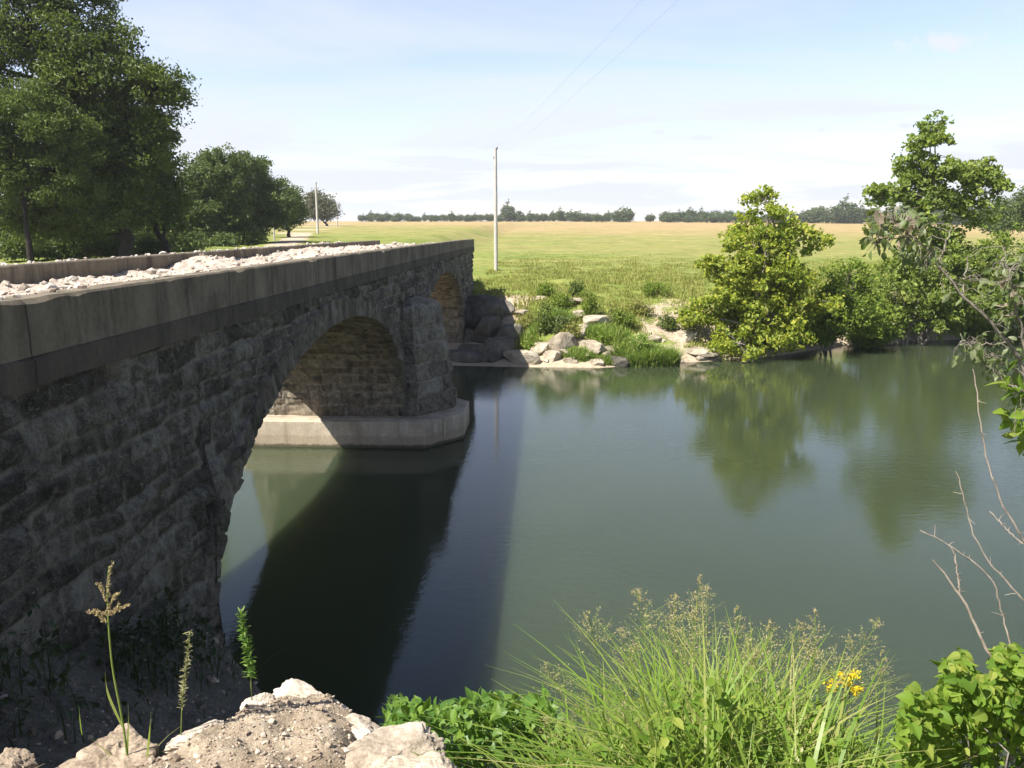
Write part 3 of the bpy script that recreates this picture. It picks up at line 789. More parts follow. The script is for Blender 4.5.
def bank_rock(px, py, size, seed, label, group=None, rz=None):
    """centre the rock where the sight line meets the far bank"""
    best = None
    for Y in np.arange(39.5, 58, 0.1):
        q = P(px, py, Y)
        if q[2] - GZ(q[0], q[1]) < size[2] * 0.12:
            best = (q, Y); break
    q, Y = best if best else (P(px, py, 46), 46)
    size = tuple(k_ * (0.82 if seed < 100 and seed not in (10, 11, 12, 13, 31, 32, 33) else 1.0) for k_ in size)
    return rock('boulder', px, py, Y, size, seed, label, 'boulder', M_BOULDER_SHADE if seed in (10, 11, 12, 13, 31, 32, 33, 7) else M_BOULDER, ICO4, group, rz, at=q)
BR = [
 (541, 349, (2.0, 1.5, 1.1), 1, 'tan angular boulder at the waterline just outside the bridge shadow'),
 (563, 345, (1.7, 1.4, 2.0), 2, 'tall tilted slab boulder standing at the far waterline'),
 (552, 356, (1.3, 1.0, 0.9), 3, 'squat pale boulder low at the water in front of the tilted slab'),
 (599, 322, (2.5, 1.6, 1.2), 4, 'long pale slab boulder highest in the rock pile on the far bank'),
 (594, 349, (2.4, 1.5, 1.2), 5, 'broad cream boulder in the middle of the rock pile by water'),
 (613, 352, (2.0, 1.4, 0.9), 6, 'flat cream boulder sloping right beside the green waterside grass'),
 (617, 362, (1.5, 1.0, 0.9), 7, 'dark faced boulder at the waterline below the flat cream slab'),
 (583, 332, (1.2, 1.0, 1.2), 8, 'small dark faced block under the high long slab'),
 (521, 359, (2.3, 1.4, 1.5), 9, 'grey boulder half in the bridge shadow at the waterline'),
 (497, 350, (3.0, 1.6, 1.6), 10, 'large dark boulder in full bridge shadow beside the far arch'),
 (468, 357, (2.6, 1.5, 0.9), 11, 'low dark rock slab at the foot of the far arch'),
 (487, 330, (3.4, 1.6, 2.2), 12, 'shadowed rock face right beside the end of the bridge'),
 (494, 310, (2.2, 1.6, 1.4), 13, 'shadowed rock at the top of the bank beyond the bridge end'),
 (478, 312, (3.0, 2.2, 2.4), 31, 'dark rock face directly under the bridge end wall corner'),
 (508, 338, (2.2, 1.6, 1.9), 32, 'dark block in bridge shadow above the half shadowed boulder'),
 (480, 352, (2.4, 1.6, 1.1), 33, 'dark rock at the water between far arch and large dark boulder'),
 (530, 330, (1.6, 1.2, 0.9), 14, 'weathered rock poking out of the grass above the waterline boulders'),
 (541, 298, (1.5, 1.1, 0.5), 15, 'flat pale stone lying on the grass top of the far bank'),
 (571, 301, (2.2, 1.2, 0.6), 16, 'long flat stone on top of bank behind the shrubs'),
 (524, 313, (1.6, 1.1, 0.7), 17, 'sunlit tan stone just right of the bridge shadow high on the bank'),
 (686, 337, (1.4, 1.1, 1.0), 18, 'pale square boulder on the eroded dirt bank left of the bushy tree'),
 (664, 360, (1.5, 1.0, 0.5), 19, 'flat white stone at the waterline right of the green grass'),
 (700, 352, (2.6, 1.6, 0.6), 20, 'long low ledge of tan rock at the water under the bushy tree'),
 (577, 315, (1.5, 1.1, 0.8), 27, 'pale stone between two shrubs above the long slab boulder'),
 (655, 338, (1.2, 0.9, 0.6), 28, 'pinkish stone on bare dirt above the green waterside grass'),
]
for q in BR: bank_rock(*q)
rr = np.random.default_rng(17)
for k in range(34):
    px = rr.uniform(520, 735); py = 363 - 0.02 * abs(px - 600) - abs(rr.normal(0, 9))
    s = rr.uniform(0.35, 0.8)
    bank_rock(px, py, (s * 1.3, s, s * 0.75), 100 + k, 'small pale stone lying among the waterline rocks of the far bank', 'small stones along the far waterline')
for (px, py, s, k) in ((600, 100, 0, 0),):
    pass
for k, (px, py) in enumerate(((905, 339), (893, 341), (925, 338), (880, 343))):
    bank_rock(px, py, (1.3, 0.9, 0.6), 200 + k, ['reddish flat rock at the waterline under the tall sycamore', 'small reddish rock left of flat rock under tall sycamore', 'small dark rock right of flat rock under tall sycamore', 'low rock between the two waterside trees'][k])

# near limestone blocks at the photographer's feet
NR = [
 ('limestone_block', (396, 760, 2.44), (0.40, 0.26, 0.13), 41, 'white chipped limestone block at the right end of near ledge'),
 ('limestone_block', (306, 706, 2.86), (0.40, 0.26, 0.07), 42, 'cream limestone slab on the far tip of the near ledge'),
 ('limestone_block', (205, 736, 2.50), (0.24, 0.15, 0.09), 43, 'small flat pale stone between the weed stems and gravel ledge'),
 ('limestone_block', (356, 732, 2.66), (0.26, 0.18, 0.10), 44, 'tan stone wedged in the ledge edge left of the white block'),
 ('limestone_block', (430, 782, 2.28), (0.30, 0.2, 0.2), 48, 'pale limestone block lowest at the bottom edge beside the bush'),
 ('limestone_block', (258, 704, 2.82), (0.14, 0.10, 0.08), 47, 'narrow reddish stone upright beside the bushy weed stem'),
]
for (nm, at, size, sd, lb) in NR:
    rock(nm, at[0], at[1], at[2], size, sd, lb, 'rock', M_ROCK, ICO5, rough=0.16)
# earth mounds in the lower left
def mound(at, size, seed, label):
    o = rock('earth_mound', 0, 0, 0, size, seed, label, 'mound', M_EARTH, ICO5, at=at, rough=0.16)
    return o
M_EARTH = make_rock('gravelly_earth', (0.12, 0.09, 0.062), (0.31, 0.245, 0.175), (0.50, 0.42, 0.32), 9)
mound((-1.47, 2.38, 5.32), (0.44, 0.34, 0.30), 51, 'sunlit gravelly earth mound behind the tall grass stem')
mound((-1.22, 2.40, 5.33), (0.24, 0.26, 0.26), 52, 'reddish earth clod between gravel mound and gravel ledge')
mound((-1.88, 2.42, 5.28), (0.24, 0.22, 0.24), 53, 'small mossy earth clod in the lower left corner')

# pebbles on the ledge and bank
rr = np.random.default_rng(23)
mb = MB()
n = 16000
cx = rr.uniform(-2.4, 0.0, n); cy = rr.uniform(1.7, 3.2, n)
keep = (cy < ledge_edge(cx) + 0.12); cx, cy = cx[keep], cy[keep]
sz = np.clip(rr.lognormal(-5.6, 0.55, len(cx)), 0.0015, 0.02)
scatter(mb, cx, cy, ground_z(cx, cy) + sz * 0.2, sz, rr, 0, 0.7)
n = 900
cx = rr.uniform(-4.6, -1.5, n); cy = rr.uniform(4.5, 10, n)
sz = np.clip(rr.lognormal(-4.2, 0.6, n), 0.006, 0.09)
scatter(mb, cx, cy, ground_z(cx, cy) + sz * 0.1, sz, rr, 0, 0.6)
peb = mb.build('gravel', M_PEBBLE)
tag(peb, 'loose gravel and stone chips on the near ledge and bank', 'gravel', kind='stuff')

# ---------------------------------------------------------------- trees
def tree(name, label, base, lobes, leafmat, barkmat, n_clump, per, leaf, trunk_r, seed, cat='tree', group=None, clump_r=0.5, gap=0.36, up=0.45,
         forks=1, droop=0.2, aspect=0.6, lean=(0, 0), gapf=0.55, twigs=0.35, limb=0.35, sub=0.0, inner=0.25):
    rr = np.random.default_rng(seed)
    base = np.array(base, float)
    root = empty(name, base, label, cat, group)
    L = np.array([l[:6] for l in lobes], float) if not isinstance(lobes[0], dict) else None
    vol = np.array([l[3] * l[4] * l[5] for l in lobes]) ** 0.8
    pick = rr.choice(len(lobes), n_clump, p=vol / vol.sum())
    d = unit(rr.normal(0, 1, (n_clump, 3))); rad = rr.uniform(0.25, 1, n_clump) ** 0.45
    cl = L[pick, :3] + d * rad[:, None] * L[pick, 3:6]
    if sub > 0:          # foliage gathers in sprays on the outside of the lobes
        sc_, sr_ = [], []
        for l in L:
            ns = max(5, int(4.2 * (l[3] * l[4] * l[5]) ** (2 / 3) / sub ** 2))
            dd = unit(rr.normal(0, 1, (ns, 3)) + np.array([0, 0, 0.15]))
            sc_.append(l[:3] + dd * l[3:6] * rr.uniform(0.55, 1.02, (ns, 1))); sr_.append(sub * rr.uniform(0.55, 1.35, ns))
        sc_ = np.concatenate(sc_); sr_ = np.concatenate(sr_)
        own = np.concatenate([np.full(max(5, int(4.2 * (l[3] * l[4] * l[5]) ** (2 / 3) / sub ** 2)), i) for i, l in enumerate(L)])
        ps = rr.choice(len(sc_), n_clump, p=sr_ ** 2 / (sr_ ** 2).sum())
        d2 = unit(rr.normal(0, 1, (n_clump, 3)) * np.array([1, 1, 0.8]) + np.array([0, 0, 0.35]))
        c2_ = sc_[ps] + d2 * (sr_[ps] * rr.uniform(0.55, 1.0, n_clump))[:, None] * np.array([1, 1, 0.7])
        use = rr.uniform(0, 1, n_clump) > inner
        cl = np.where(use[:, None], c2_, cl); d = np.where(use[:, None], d2, d); pick = np.where(use, own[ps], pick)
    nzv = fbm(cl * gapf + seed * 3.1, seed, 3)
    keep = nzv > gap
    cl, pick, d = cl[keep], pick[keep], d[keep]
    mbt = MB()
    cen = L[:, :3]; top = cen[np.argmax(cen[:, 2])]
    ztop = (cen[:, 2] * 0.7 + 0.3 * base[2]).max()
    cx = np.average(cen[:, :2], axis=0, weights=vol)
    stems = []
    for k in range(forks):
        off = rr.normal(0, 1, 2) * (0.35 if forks > 1 else 0.02) * (trunk_r * 6)
        tgt = np.array([cx[0] * .5 + top[0] * .5 + off[0] * 2, cx[1] * .5 + top[1] * .5 + off[1] * 2, ztop])
        st = wobble(base - np.array([0, 0, 0.4]) + np.array([off[0], off[1], 0]), tgt, 14, 0.25 * trunk_r * 6, seed + k)
        stems.append(st)
        r = trunk_r * (1.25 * np.exp(-np.linspace(0, 1, 14) * 9) * 0.5 + np.linspace(1, 0.25, 14)) / (1 if forks == 1 else 1.4)
        tube(mbt, st, r, 10)
    lobe_j = []
    for i, l in enumerate(lobes):
        st = stems[i % forks]
        k = int(np.argmin(np.linalg.norm(st - (cen[i] + np.array([0, 0, -1.2 * l[5]])), axis=1))); k = min(max(k, 3), 12)
        pth = wobble(st[k], cen[i], 8, 0.3 * limb, seed + 50 + i, -0.1)
        tube(mbt, pth, np.linspace(trunk_r * 0.5, trunk_r * 0.14, 8) * limb / .35, 6)
    for q, pk in zip(cl[::max(1, int(1 / twigs))], pick[::max(1, int(1 / twigs))]):
        tube(mbt, wobble(cen[pk], q, 4, 0.12, int(abs(q[0] * 1000)) % 9999, -0.05), np.linspace(trunk_r * 0.12, trunk_r * 0.03, 4), 4, cap=False)
    local(mbt.build('trunk', barkmat, root, True), root)
    m = len(cl)
    cr = clump_r * rr.uniform(0.6, 1.35, m)
    off = np.clip(rr.normal(0, 1, (m, per, 3)), -1.5, 1.5) * np.array([0.55, 0.55, 0.38]) * cr[:, None, None]
    pts = (cl[:, None] + off).reshape(-1, 3)
    out = np.repeat(d, per, 0)
    mbl = MB()
    leaves(mbl, pts, leaf * rr.uniform(0.6, 1.3, len(pts)), rr, up=up, aspect=aspect, droop=droop, outward=out * 0.6)
    local(mbl.build('crown', leafmat, root), root)
    return root

def lob(px, py, Y, rx, ry=None, rz=None, dY=0):
    """crown lobe: centre on a sight line, radii in pixels of height and width at that distance"""
    q = P(px, py, Y + dY); k = Y / F
    return (q[0], q[1], q[2], rx * k, (ry if ry else rx) * k, (rz if rz else rx) * k)

# big dark trees on the left of the far bank
Yb = 50
tree('broadleaf_tree', 'tallest dark leafy tree on left with lobed crown reaching past the frame top', (-25.6, Yb, GZ(-25.6, Yb)),
     [lob(30, 40, Yb, 62, 55, 52), lob(95, 75, Yb, 52, 50, 42), lob(148, 92, Yb, 31, 34, 30), lob(60, 120, Yb, 60, 50, 45), lob(130, 150, Yb, 38, 40, 42, dY=1),
      lob(70, 180, Yb, 60, 45, 36, dY=-1), lob(-30, 60, Yb, 60, 50, 60), lob(112, 40, Yb, 24, 25, 18), lob(152, 128, Yb, 20, 24, 20), lob(100, 205, Yb, 50, 44, 26), lob(40, 215, Yb, 50, 44, 24), lob(70, -10, Yb, 40, 40, 30)],
     L_DARK, M_BARK, 3000, 44, 0.22, 0.42, 3, clump_r=0.6, gap=0.33, gapf=0.33, sub=1.25)
tree('broadleaf_tree', 'feathery lighter green tree at the left edge in front of tallest tree', (-30.0, Yb - 4, GZ(-30.0, Yb - 4)),
     [lob(18, 110, Yb - 4, 45, 40, 28), lob(55, 130, Yb - 4, 36, 36, 24), lob(10, 165, Yb - 4, 50, 40, 32), lob(60, 175, Yb - 4, 34, 34, 30), lob(-30, 130, Yb - 4, 40, 40, 50)],
     L_FEATHER, M_BARK, 1150, 44, 0.22, 0.30, 4, clump_r=0.5, gap=0.34, sub=1.0, up=0.7, droop=0.5, gapf=0.4, aspect=0.4)
tree('broadleaf_tree', 'dark tree with leaning trunk under the right side of tallest tree', (-26.6, Yb + 6, GZ(-26.6, Yb + 6)),
     [lob(125, 190, Yb + 6, 44, 40, 34), lob(150, 165, Yb + 6, 22, 26, 26), lob(90, 205, Yb + 6, 40, 40, 24), lob(165, 205, Yb + 6, 22, 26, 24)],
     L_DARK, M_BARK, 900, 44, 0.23, 0.26, 5, clump_r=0.6, gap=0.33, sub=1.1, gapf=0.4)
tree('broadleaf_tree', 'shaded tree deep behind the left edge tree trunks', (-34.5, Yb + 9, GZ(-34.5, Yb + 9)),
     [lob(20, 190, Yb + 9, 50, 40, 34), lob(60, 215, Yb + 9, 40, 40, 22), lob(0, 220, Yb + 9, 40, 40, 20)],
     L_DARK, M_BARK, 380, 40, 0.26, 0.28, 6, clump_r=0.8, gap=0.42, gapf=0.4)
# the row along the track
Yr = 80
tree('broadleaf_tree', 'round crowned green tree first in row beside the dirt track', (-33.6, Yr, GZ(-33.6, Yr)),
     [lob(212, 178, Yr, 30, 30, 24), lob(205, 205, Yr, 30, 34, 28), lob(190, 215, Yr, 24, 30, 26), lob(228, 215, Yr, 22, 30, 28), lob(215, 164, Yr, 17, 20, 13)],
     L_ROUND, M_BARK, 900, 40, 0.27, 0.3, 7, clump_r=0.6, gap=0.34, gapf=0.4, sub=1.3)
tree('broadleaf_tree', 'rounded green tree second in the row beside dirt track', (-30.8, Yr + 6, GZ(-30.8, Yr + 6)),
     [lob(248, 180, Yr + 6, 22, 28, 22), lob(258, 200, Yr + 6, 24, 28, 22), lob(246, 222, Yr + 6, 26, 28, 18), lob(275, 205, Yr + 6, 17, 24, 19), lob(240, 168, Yr + 6, 12, 20, 10)],
     L_ROUND, M_BARK, 850, 40, 0.28, 0.28, 8, clump_r=0.6, gap=0.34, gapf=0.4, sub=1.25)
tree('broadleaf_tree', 'smaller dark tree at the right end of track row', (-34.9, 108, GZ(-34.9, 108)),
     [lob(288, 203, 108, 15, 22, 16), lob(280, 215, 108, 15, 20, 13), lob(294, 214, 108, 9, 16, 10)],
     L_ROUND, M_BARK, 300, 36, 0.36, 0.25, 9, clump_r=0.9, gap=0.38)
tree('broadleaf_tree', 'brownish rounded tree far down the track behind the short pole', (-57, 210, GZ(-57, 210)),
     [lob(318, 205, 210, 14, 16, 13), lob(328, 210, 210, 10, 14, 9), lob(310, 213, 210, 8, 12, 6)],
     leaf_mat('dusty_leaves', [(0.075, 0.085, 0.04), (0.11, 0.11, 0.055), (0.14, 0.13, 0.07)], 0.2, (0.15, 0.15, 0.05)), M_BARK, 260, 30, 0.55, 0.3, 10, clump_r=1.5, gap=0.36)

# undergrowth below the left trees
rr = np.random.default_rng(77)
def bush(name, label, px, py, Y, rx, rz, leafmat, seed, n=60, per=36, leaf=0.2, cr=0.5, group=None, cat='bush', gap=0.3, foot=None, gapf=0.6):
    q = P(px, py, Y); gz = GZ(q[0], q[1]) if foot is None else foot
    k = Y / F
    lobes = [(q[0], q[1], q[2], rx * k, rx * k * 0.8, rz * k)]
    for j in range(3):
        a = random.uniform(-1, 1); lobes.append((q[0] + a * rx * k * 0.6, q[1] + random.uniform(-.3, .3) * rx * k, q[2] - rz * k * random.uniform(0, .5), rx * k * .55, rx * k * .5, rz * k * .6))
    return tree(name, label, (q[0], q[1], gz), lobes, leafmat, M_BARK, n, per, leaf, 0.05, seed, cat, group, clump_r=cr, gap=gap, forks=2, gapf=gapf)
UG = [(25, 232, 58, 34, 18, L_DARK, 'dark leafy thicket behind the leftmost trunk'), (88, 236, 62, 30, 15, L_DARK, 'dark leafy thicket seen between the two big trunks'), (160, 228, 66, 28, 18, L_DARK, 'dark leafy thicket below the right edge of tallest tree'), (200, 236, 84, 26, 11, L_DARK, 'dark leafy thicket beneath the first round tree'), (18, 246, 54, 26, 9, L_FEATHER, 'light bush between trunks at the far left'), (70, 248, 56, 20, 8, L_DARK, 'dark bush between the two dark trunks'),
      (115, 247, 58, 20, 9, L_FEATHER, 'yellowish bush right of dark trunks behind the far parapet'), (150, 244, 60, 20, 11, L_ROUND, 'green bush below gap between big tree and round tree'),
      (185, 242, 66, 20, 12, L_ROUND, 'bush at the foot of the first round tree'), (222, 243, 76, 18, 9, L_ROUND, 'low bush in front of second round tree'), (250, 240, 80, 14, 8, L_FEATHER, 'pale bush on the left edge of dirt track'),
      (45, 222, 66, 46, 26, L_DARK, 'dark thicket far behind the left trunks'), (120, 218, 72, 46, 28, L_DARK, 'dark thicket behind the leaning trunk'), (-6, 222, 62, 34, 26, L_DARK, 'dark thicket at left edge of photo')]
for i, (px, py, Y, rx, rz, lm, lb) in enumerate(UG):
    bush('bush', lb, px, py, Y, rx, rz, lm, 300 + i, 170 if rz > 13 else 80, 42, 0.24, 0.7)

# waterside trees on the right
Yt = 44.5
tree('sycamore_tree', 'bushy yellow green sycamore with pointed top at the far waterline', (11.3, Yt, GZ(11.3, Yt)),
     [lob(766, 201, Yt, 13, 13, 14), lob(768, 222, Yt, 21, 20, 15), lob(756, 248, Yt, 31, 28, 19), lob(790, 246, Yt, 22, 22, 14), lob(732, 274, Yt, 24, 24, 15),
      lob(768, 280, Yt, 38, 34, 24), lob(724, 305, Yt, 27, 28, 18), lob(758, 318, Yt, 36, 34, 22), lob(800, 300, Yt, 30, 30, 24), lob(738, 343, Yt, 26, 26, 12, dY=-1),
      lob(813, 238, Yt, 12, 14, 7), lob(708, 268, Yt, 9, 11, 6), lob(785, 340, Yt, 22, 24, 12, dY=-.6), lob(700, 318, Yt, 14, 16, 9)],
     L_SYC, M_PALEBARK, 1150, 22, 0.23, 0.16, 20, clump_r=0.36, gap=0.37, forks=3, droop=0.6, aspect=0.75, gapf=0.8, sub=0.62, inner=0.2)
tree('waterside_bush', 'bright green bush joined to right side of the bushy sycamore', (16.2, 46.8, GZ(16.2, 46.8)),
     [lob(845, 295, 46.5, 30, 28, 22), lob(862, 310, 46.5, 26, 26, 20), lob(830, 320, 46.5, 26, 26, 18), lob(850, 276, 46.5, 18, 20, 12)],
     L_BUSH, M_PALEBARK, 460, 26, 0.21, 0.10, 21, 'bush', clump_r=0.4, gap=0.36, sub=0.6, forks=3, gapf=0.7)
Yu = 50
tree('sycamore_tree', 'tall open crowned sycamore on the right rising above the horizon', (23.0, Yu, GZ(23.0, Yu)),
     [lob(936, 128, Yu, 13, 13, 12), lob(930, 146, Yu, 20, 18, 12), lob(950, 158, Yu, 20, 18, 11), lob(915, 168, Yu, 19, 18, 11), lob(943, 178, Yu, 30, 26, 12), lob(984, 176, Yu, 20, 18, 10), lob(998, 192, Yu, 15, 14, 9),
      lob(905, 193, Yu, 24, 22, 11), lob(882, 200, Yu, 13, 14, 8), lob(958, 200, Yu, 30, 26, 10), lob(925, 214, Yu, 26, 24, 9), lob(880, 226, Yu, 11, 12, 7), lob(970, 218, Yu, 22, 20, 8), lob(945, 236, Yu, 18, 18, 9)],
     L_SYC2, M_PALEBARK, 640, 21, 0.27, 0.17, 22, clump_r=0.36, gap=0.41, droop=0.5, aspect=0.75, gapf=0.6, sub=0.75, inner=0.15, twigs=0.6)
tree('waterside_bush', 'dense darker bush at the foot of the tall sycamore', (22.2, 49.8, GZ(22.2, 49.8)),
     [lob(930, 265, 50, 42, 36, 24), lob(900, 290, 50, 36, 34, 26), lob(955, 295, 50, 40, 36, 28), lob(925, 318, 50, 40, 34, 20), lob(985, 300, 50, 30, 30, 26), lob(975, 265, 50, 24, 28, 20), lob(945, 240, 50, 22, 24, 14)],
     L_SYC2, M_PALEBARK, 1000, 26, 0.25, 0.12, 23, 'bush', clump_r=0.45, gap=0.36, forks=3, gapf=0.6, sub=0.75)
tree('waterside_bush', 'olive bush behind the hanging grey leaves at right edge', (29.5, 54.5, GZ(29.5, 54.5)),
     [lob(1010, 300, 54.5, 34, 30, 34), lob(1030, 255, 54.5, 36, 30, 30), lob(1000, 325, 54.5, 30, 30, 14)],
     L_BUSH, M_PALEBARK, 520, 26, 0.25, 0.12, 24, 'bush', clump_r=0.45, gap=0.36, forks=3, sub=0.75)
tree('broadleaf_tree', 'hazy green tree at right edge on the field horizon', (78, 130, GZ(78, 130)),
     [lob(1015, 215, 130, 22, 22, 16), lob(1000, 222, 130, 16, 18, 12), lob(1035, 205, 130, 20, 20, 18)],
     L_ROUND, M_BARK, 320, 30, 0.4, 0.25, 25, clump_r=1.0, gap=0.36)
for i, (px, py, Y, rx, rz, lb) in enumerate(((822, 330, 46.2, 20, 14, 'low bright bush at the waterline right of the bushy sycamore'), (872, 332, 48.8, 24, 12, 'low bright bush at the waterline left of the reddish flat rock'), (985, 326, 52.5, 26, 14, 'low bright bush at the waterline right of the tall sycamore'), (1020, 330, 53.5, 22, 14, 'low bright bush at waterline beside the right edge'))):
    tree('waterside_bush', lb, P(px, py + rz, Y), [lob(px, py, Y, rx, rx * .8, rz), lob(px - rx * .5, py + rz * .3, Y, rx * .5, rx * .5, rz * .6), lob(px + rx * .5, py + rz * .2, Y, rx * .5, rx * .5, rz * .7)], L_BUSH, M_PALEBARK, 260, 26, 0.2, 0.06, 260 + i, 'bush', clump_r=0.35, gap=0.34, forks=2, sub=0.5)
# small shrubs on the far bank
SH = [(530, 322, 11, 10, L_TUFT, 'olive weed clump beside the sunlit tan stone near bridge shadow'), (572, 330, 9, 9, L_TUFT, 'olive weed clump between the dense shrub and small dark block'), (605, 340, 9, 7, L_BUSH, 'green weed clump behind the broad cream boulder'), (532, 342, 9, 9, L_BUSH, 'green weed clump above the half shadowed boulder'), (612, 308, 12, 9, L_TUFT, 'pale dry weed clump right of the thin upright shrub'), (560, 300, 12, 8, L_BUSH, 'green weed clump around the flat stones on bank top'), (640, 306, 14, 8, L_TUFT, 'dry weed clump at the top of the eroded dirt'), (545, 318, 8, 16, L_FEATHER, 'grey green shrub on the bank above the tilted slab boulder'), (561, 322, 10, 14, L_ROUND, 'dense shrub in front of flat stones beside the long slab'), (588, 304, 7, 15, L_BUSH, 'thin upright shrub tallest above the rock pile'),
      (545, 290, 7, 7, L_BUSH, 'small shrub on top of bank near the flat pale stone'), (622, 318, 13, 9, L_BUSH, 'low round shrub right of the long slab boulder'), (655, 288, 16, 6, L_BUSH, 'wide low shrub on top of the eroded bank'), (690, 318, 18, 12, L_BUSH, 'leafy shrub left of the bushy sycamore on dirt bank'), (640, 345, 16, 14, L_REED, 'bright green leafy clump overhanging the water between boulders'),
      (575, 288, 9, 8, L_FEATHER, 'pale feathery weed clump on the bank crest'), (668, 322, 10, 7, L_FEATHER, 'small dry shrub on bare dirt of the eroded bank')]
for i, (px, py, rx, rz, lm, lb) in enumerate(SH):
    best = 45.
    for Y in np.arange(40.5, 60, 0.1):
        q = P(px, py + rz, Y)
        if q[2] - GZ(q[0], q[1]) < 0.05: best = Y; break
    bush('shrub', lb, px, py, best, rx, rz, lm, 330 + i, 60, 20, 0.13, 0.28, cat='shrub', gap=0.36, gapf=1.3)

# trees along the horizon
def far_crown(seed, w, h):
    rr = np.random.default_rng(seed)
    root = empty('distant_tree', (0, 0, 0))
    lobes = [(0, 0, h * .58, w * .42, w * .42, h * .40), (w * .2, 0, h * .5, w * .34, w * .34, h * .33), (-w * .22, 0, h * .45, w * .32, w * .32, h * .33), (0, 0, h * .3, w * .42, w * .4, h * .25)]
    mbl = MB(); m = 110
    pk = rr.integers(0, 4, m); d = unit(rr.normal(0, 1, (m, 3))); L = np.array(lobes)
    cl = L[pk, :3] + d * L[pk, 3:] * (rr.uniform(0.3, 1, m) ** .4)[:, None]
    pts = (cl[:, None] + rr.normal(0, 0.55, (m, 14, 3))).reshape(-1, 3)
    leaves(mbl, pts, 0.9 * rr.uniform(.6, 1.3, len(pts)), rr, up=.4, aspect=.7)
    mbl.build('crown', L_FAR, root)
    mbt = MB(); tube(mbt, [(0, 0, -.5), (0.05, 0, h * .3), (0, 0, h * .6)], [0.3, 0.22, 0.1], 6); mbt.build('trunk', M_BARK, root)
    return root
protos = [far_crown(400 + i, w, h) for i, (w, h) in enumerate(((9, 8), (12, 7), (7, 10), (14, 9), (8, 6)))]
HZ = []
rr = np.random.default_rng(99)
for x in np.arange(362, 632, 5.2):
    HZ.append((x + rr.uniform(-2, 2), rr.uniform(0.4, 0.7), rr.uniform(455, 500)))
HZ += [(508, 1.0, 470), (514, .9, 475), (623, 1.15, 460), (573, .8, 470), (588, .75, 470), (560, .7, 480), (540, .6, 470), (396, .7, 480), (650, .55, 470), (668, .95, 470), (690, .85, 470), (722, 1.0, 470)]
for x in np.arange(662, 900, 5.0):
    HZ.append((x + rr.uniform(-2, 2), rr.uniform(0.45, 0.85), rr.uniform(450, 500)))
HZ += [(845, 1.4, 460), (826, 1.2, 460), (812, 1.2, 460), (858, 1.2, 460)]
for x in np.arange(902, 1030, 5.5):
    HZ.append((x + rr.uniform(-2, 2), rr.uniform(0.9, 1.5), rr.uniform(440, 480)))
used = set()
for i, (px, s, Y) in enumerate(HZ):
    k = i % 5
    q = P(px, 221, Y)
    if k not in used:
        o = protos[k]; used.add(k)
    else:
        o = copy_tree(protos[k])
    o.location = (float(q[0]), float(Y), GZ(q[0], Y)); o.rotation_euler.z = rr.uniform(0, 6.28); sc_ = s * rr.uniform(.9, 1.1); o.scale = (sc_ * 1.1, sc_ * 1.1, sc_)
    tag(o, 'small hazy tree in the distant tree line on the field horizon', 'tree', 'trees along the horizon')

# ---------------------------------------------------------------- poles and wires
def pole(base, h, r, label, arms=True):
    root = empty('utility_pole', base, label, 'utility pole', 'utility poles by the field')
    mb = MB(); tube(mb, [(0, 0, -.6), (0, 0, h * .5), (0, 0, h)], [r * 1.15, r, r * .75], 12); mb.build('shaft', M_POLE, root, True)
    for (dx, dz) in ((r * .9, -0.08), (-r * .9, -0.85)):
        mb = MB(); tube(mb, [(dx, 0, h + dz - .05), (dx, 0, h + dz + .04), (dx, 0, h + dz + .06), (dx, 0, h + dz + .2)], [.03, .03, .075, .05], 8)
        tube(mb, [(0, 0, h + dz - .1), (dx, 0, h + dz - .05)], [.02, .02], 6)
        mb.build('insulator', M_GLASSY, root, True)
    return root
pb = (-4.46, 70.0, GZ(-4.46, 70.0)); ph = 13.45 - pb[2]
pole(pb, ph, 0.15, 'tall pale utility pole standing in the field beyond bridge end')
q = P(318, 235, 130); pb2 = (q[0], 130.0, GZ(q[0], 130.0)); ph2 = 13.6 - pb2[2]
pole(pb2, ph2, 0.17, 'pale utility pole beside the dirt track in front of brownish tree')
q = P(337, 222, 230); pb3 = (q[0], 230.0, GZ(q[0], 230.0))
pole(pb3, 12.8 - pb3[2], 0.17, 'farthest shortest utility pole right of the brownish tree')
q = P(274, 232, 92); post = MB(); tube(post, [(0, 0, -.3), (0, 0, 0.7), (0, 0, 1.5)], [.09, .085, .08], 8); box(post, (-.1, -.1, 1.5), (.1, .1, 1.55))
po = post.build('fence_post', M_POLE, smooth=False); po.location = (q[0], 92, GZ(q[0], 92)); tag(po, 'short pale wooden post at the edge of track under the trees', 'post')
def wire(a, b, sag, label, r=0.0036):
    t = np.linspace(0, 1, 40)[:, None]; p = np.array(a) * (1 - t) + np.array(b) * t
    p[:, 2] -= sag * 4 * (t[:, 0] * (1 - t[:, 0]))
    mb = MB(); tube(mb, p, r, 5); o = mb.build('power_line', M_WIRE, smooth=True)
    tag(o, label, 'power line', 'power lines on the poles')
wire((pb[0], 70, 13.5), (8.5, -20, 13.6), 0.65, 'upper thin power line crossing the sky from the tall pole')
wire((pb[0], 70, 12.7), (8.5, -20, 12.9), 0.75, 'lower thin power line crossing the sky from the tall pole')

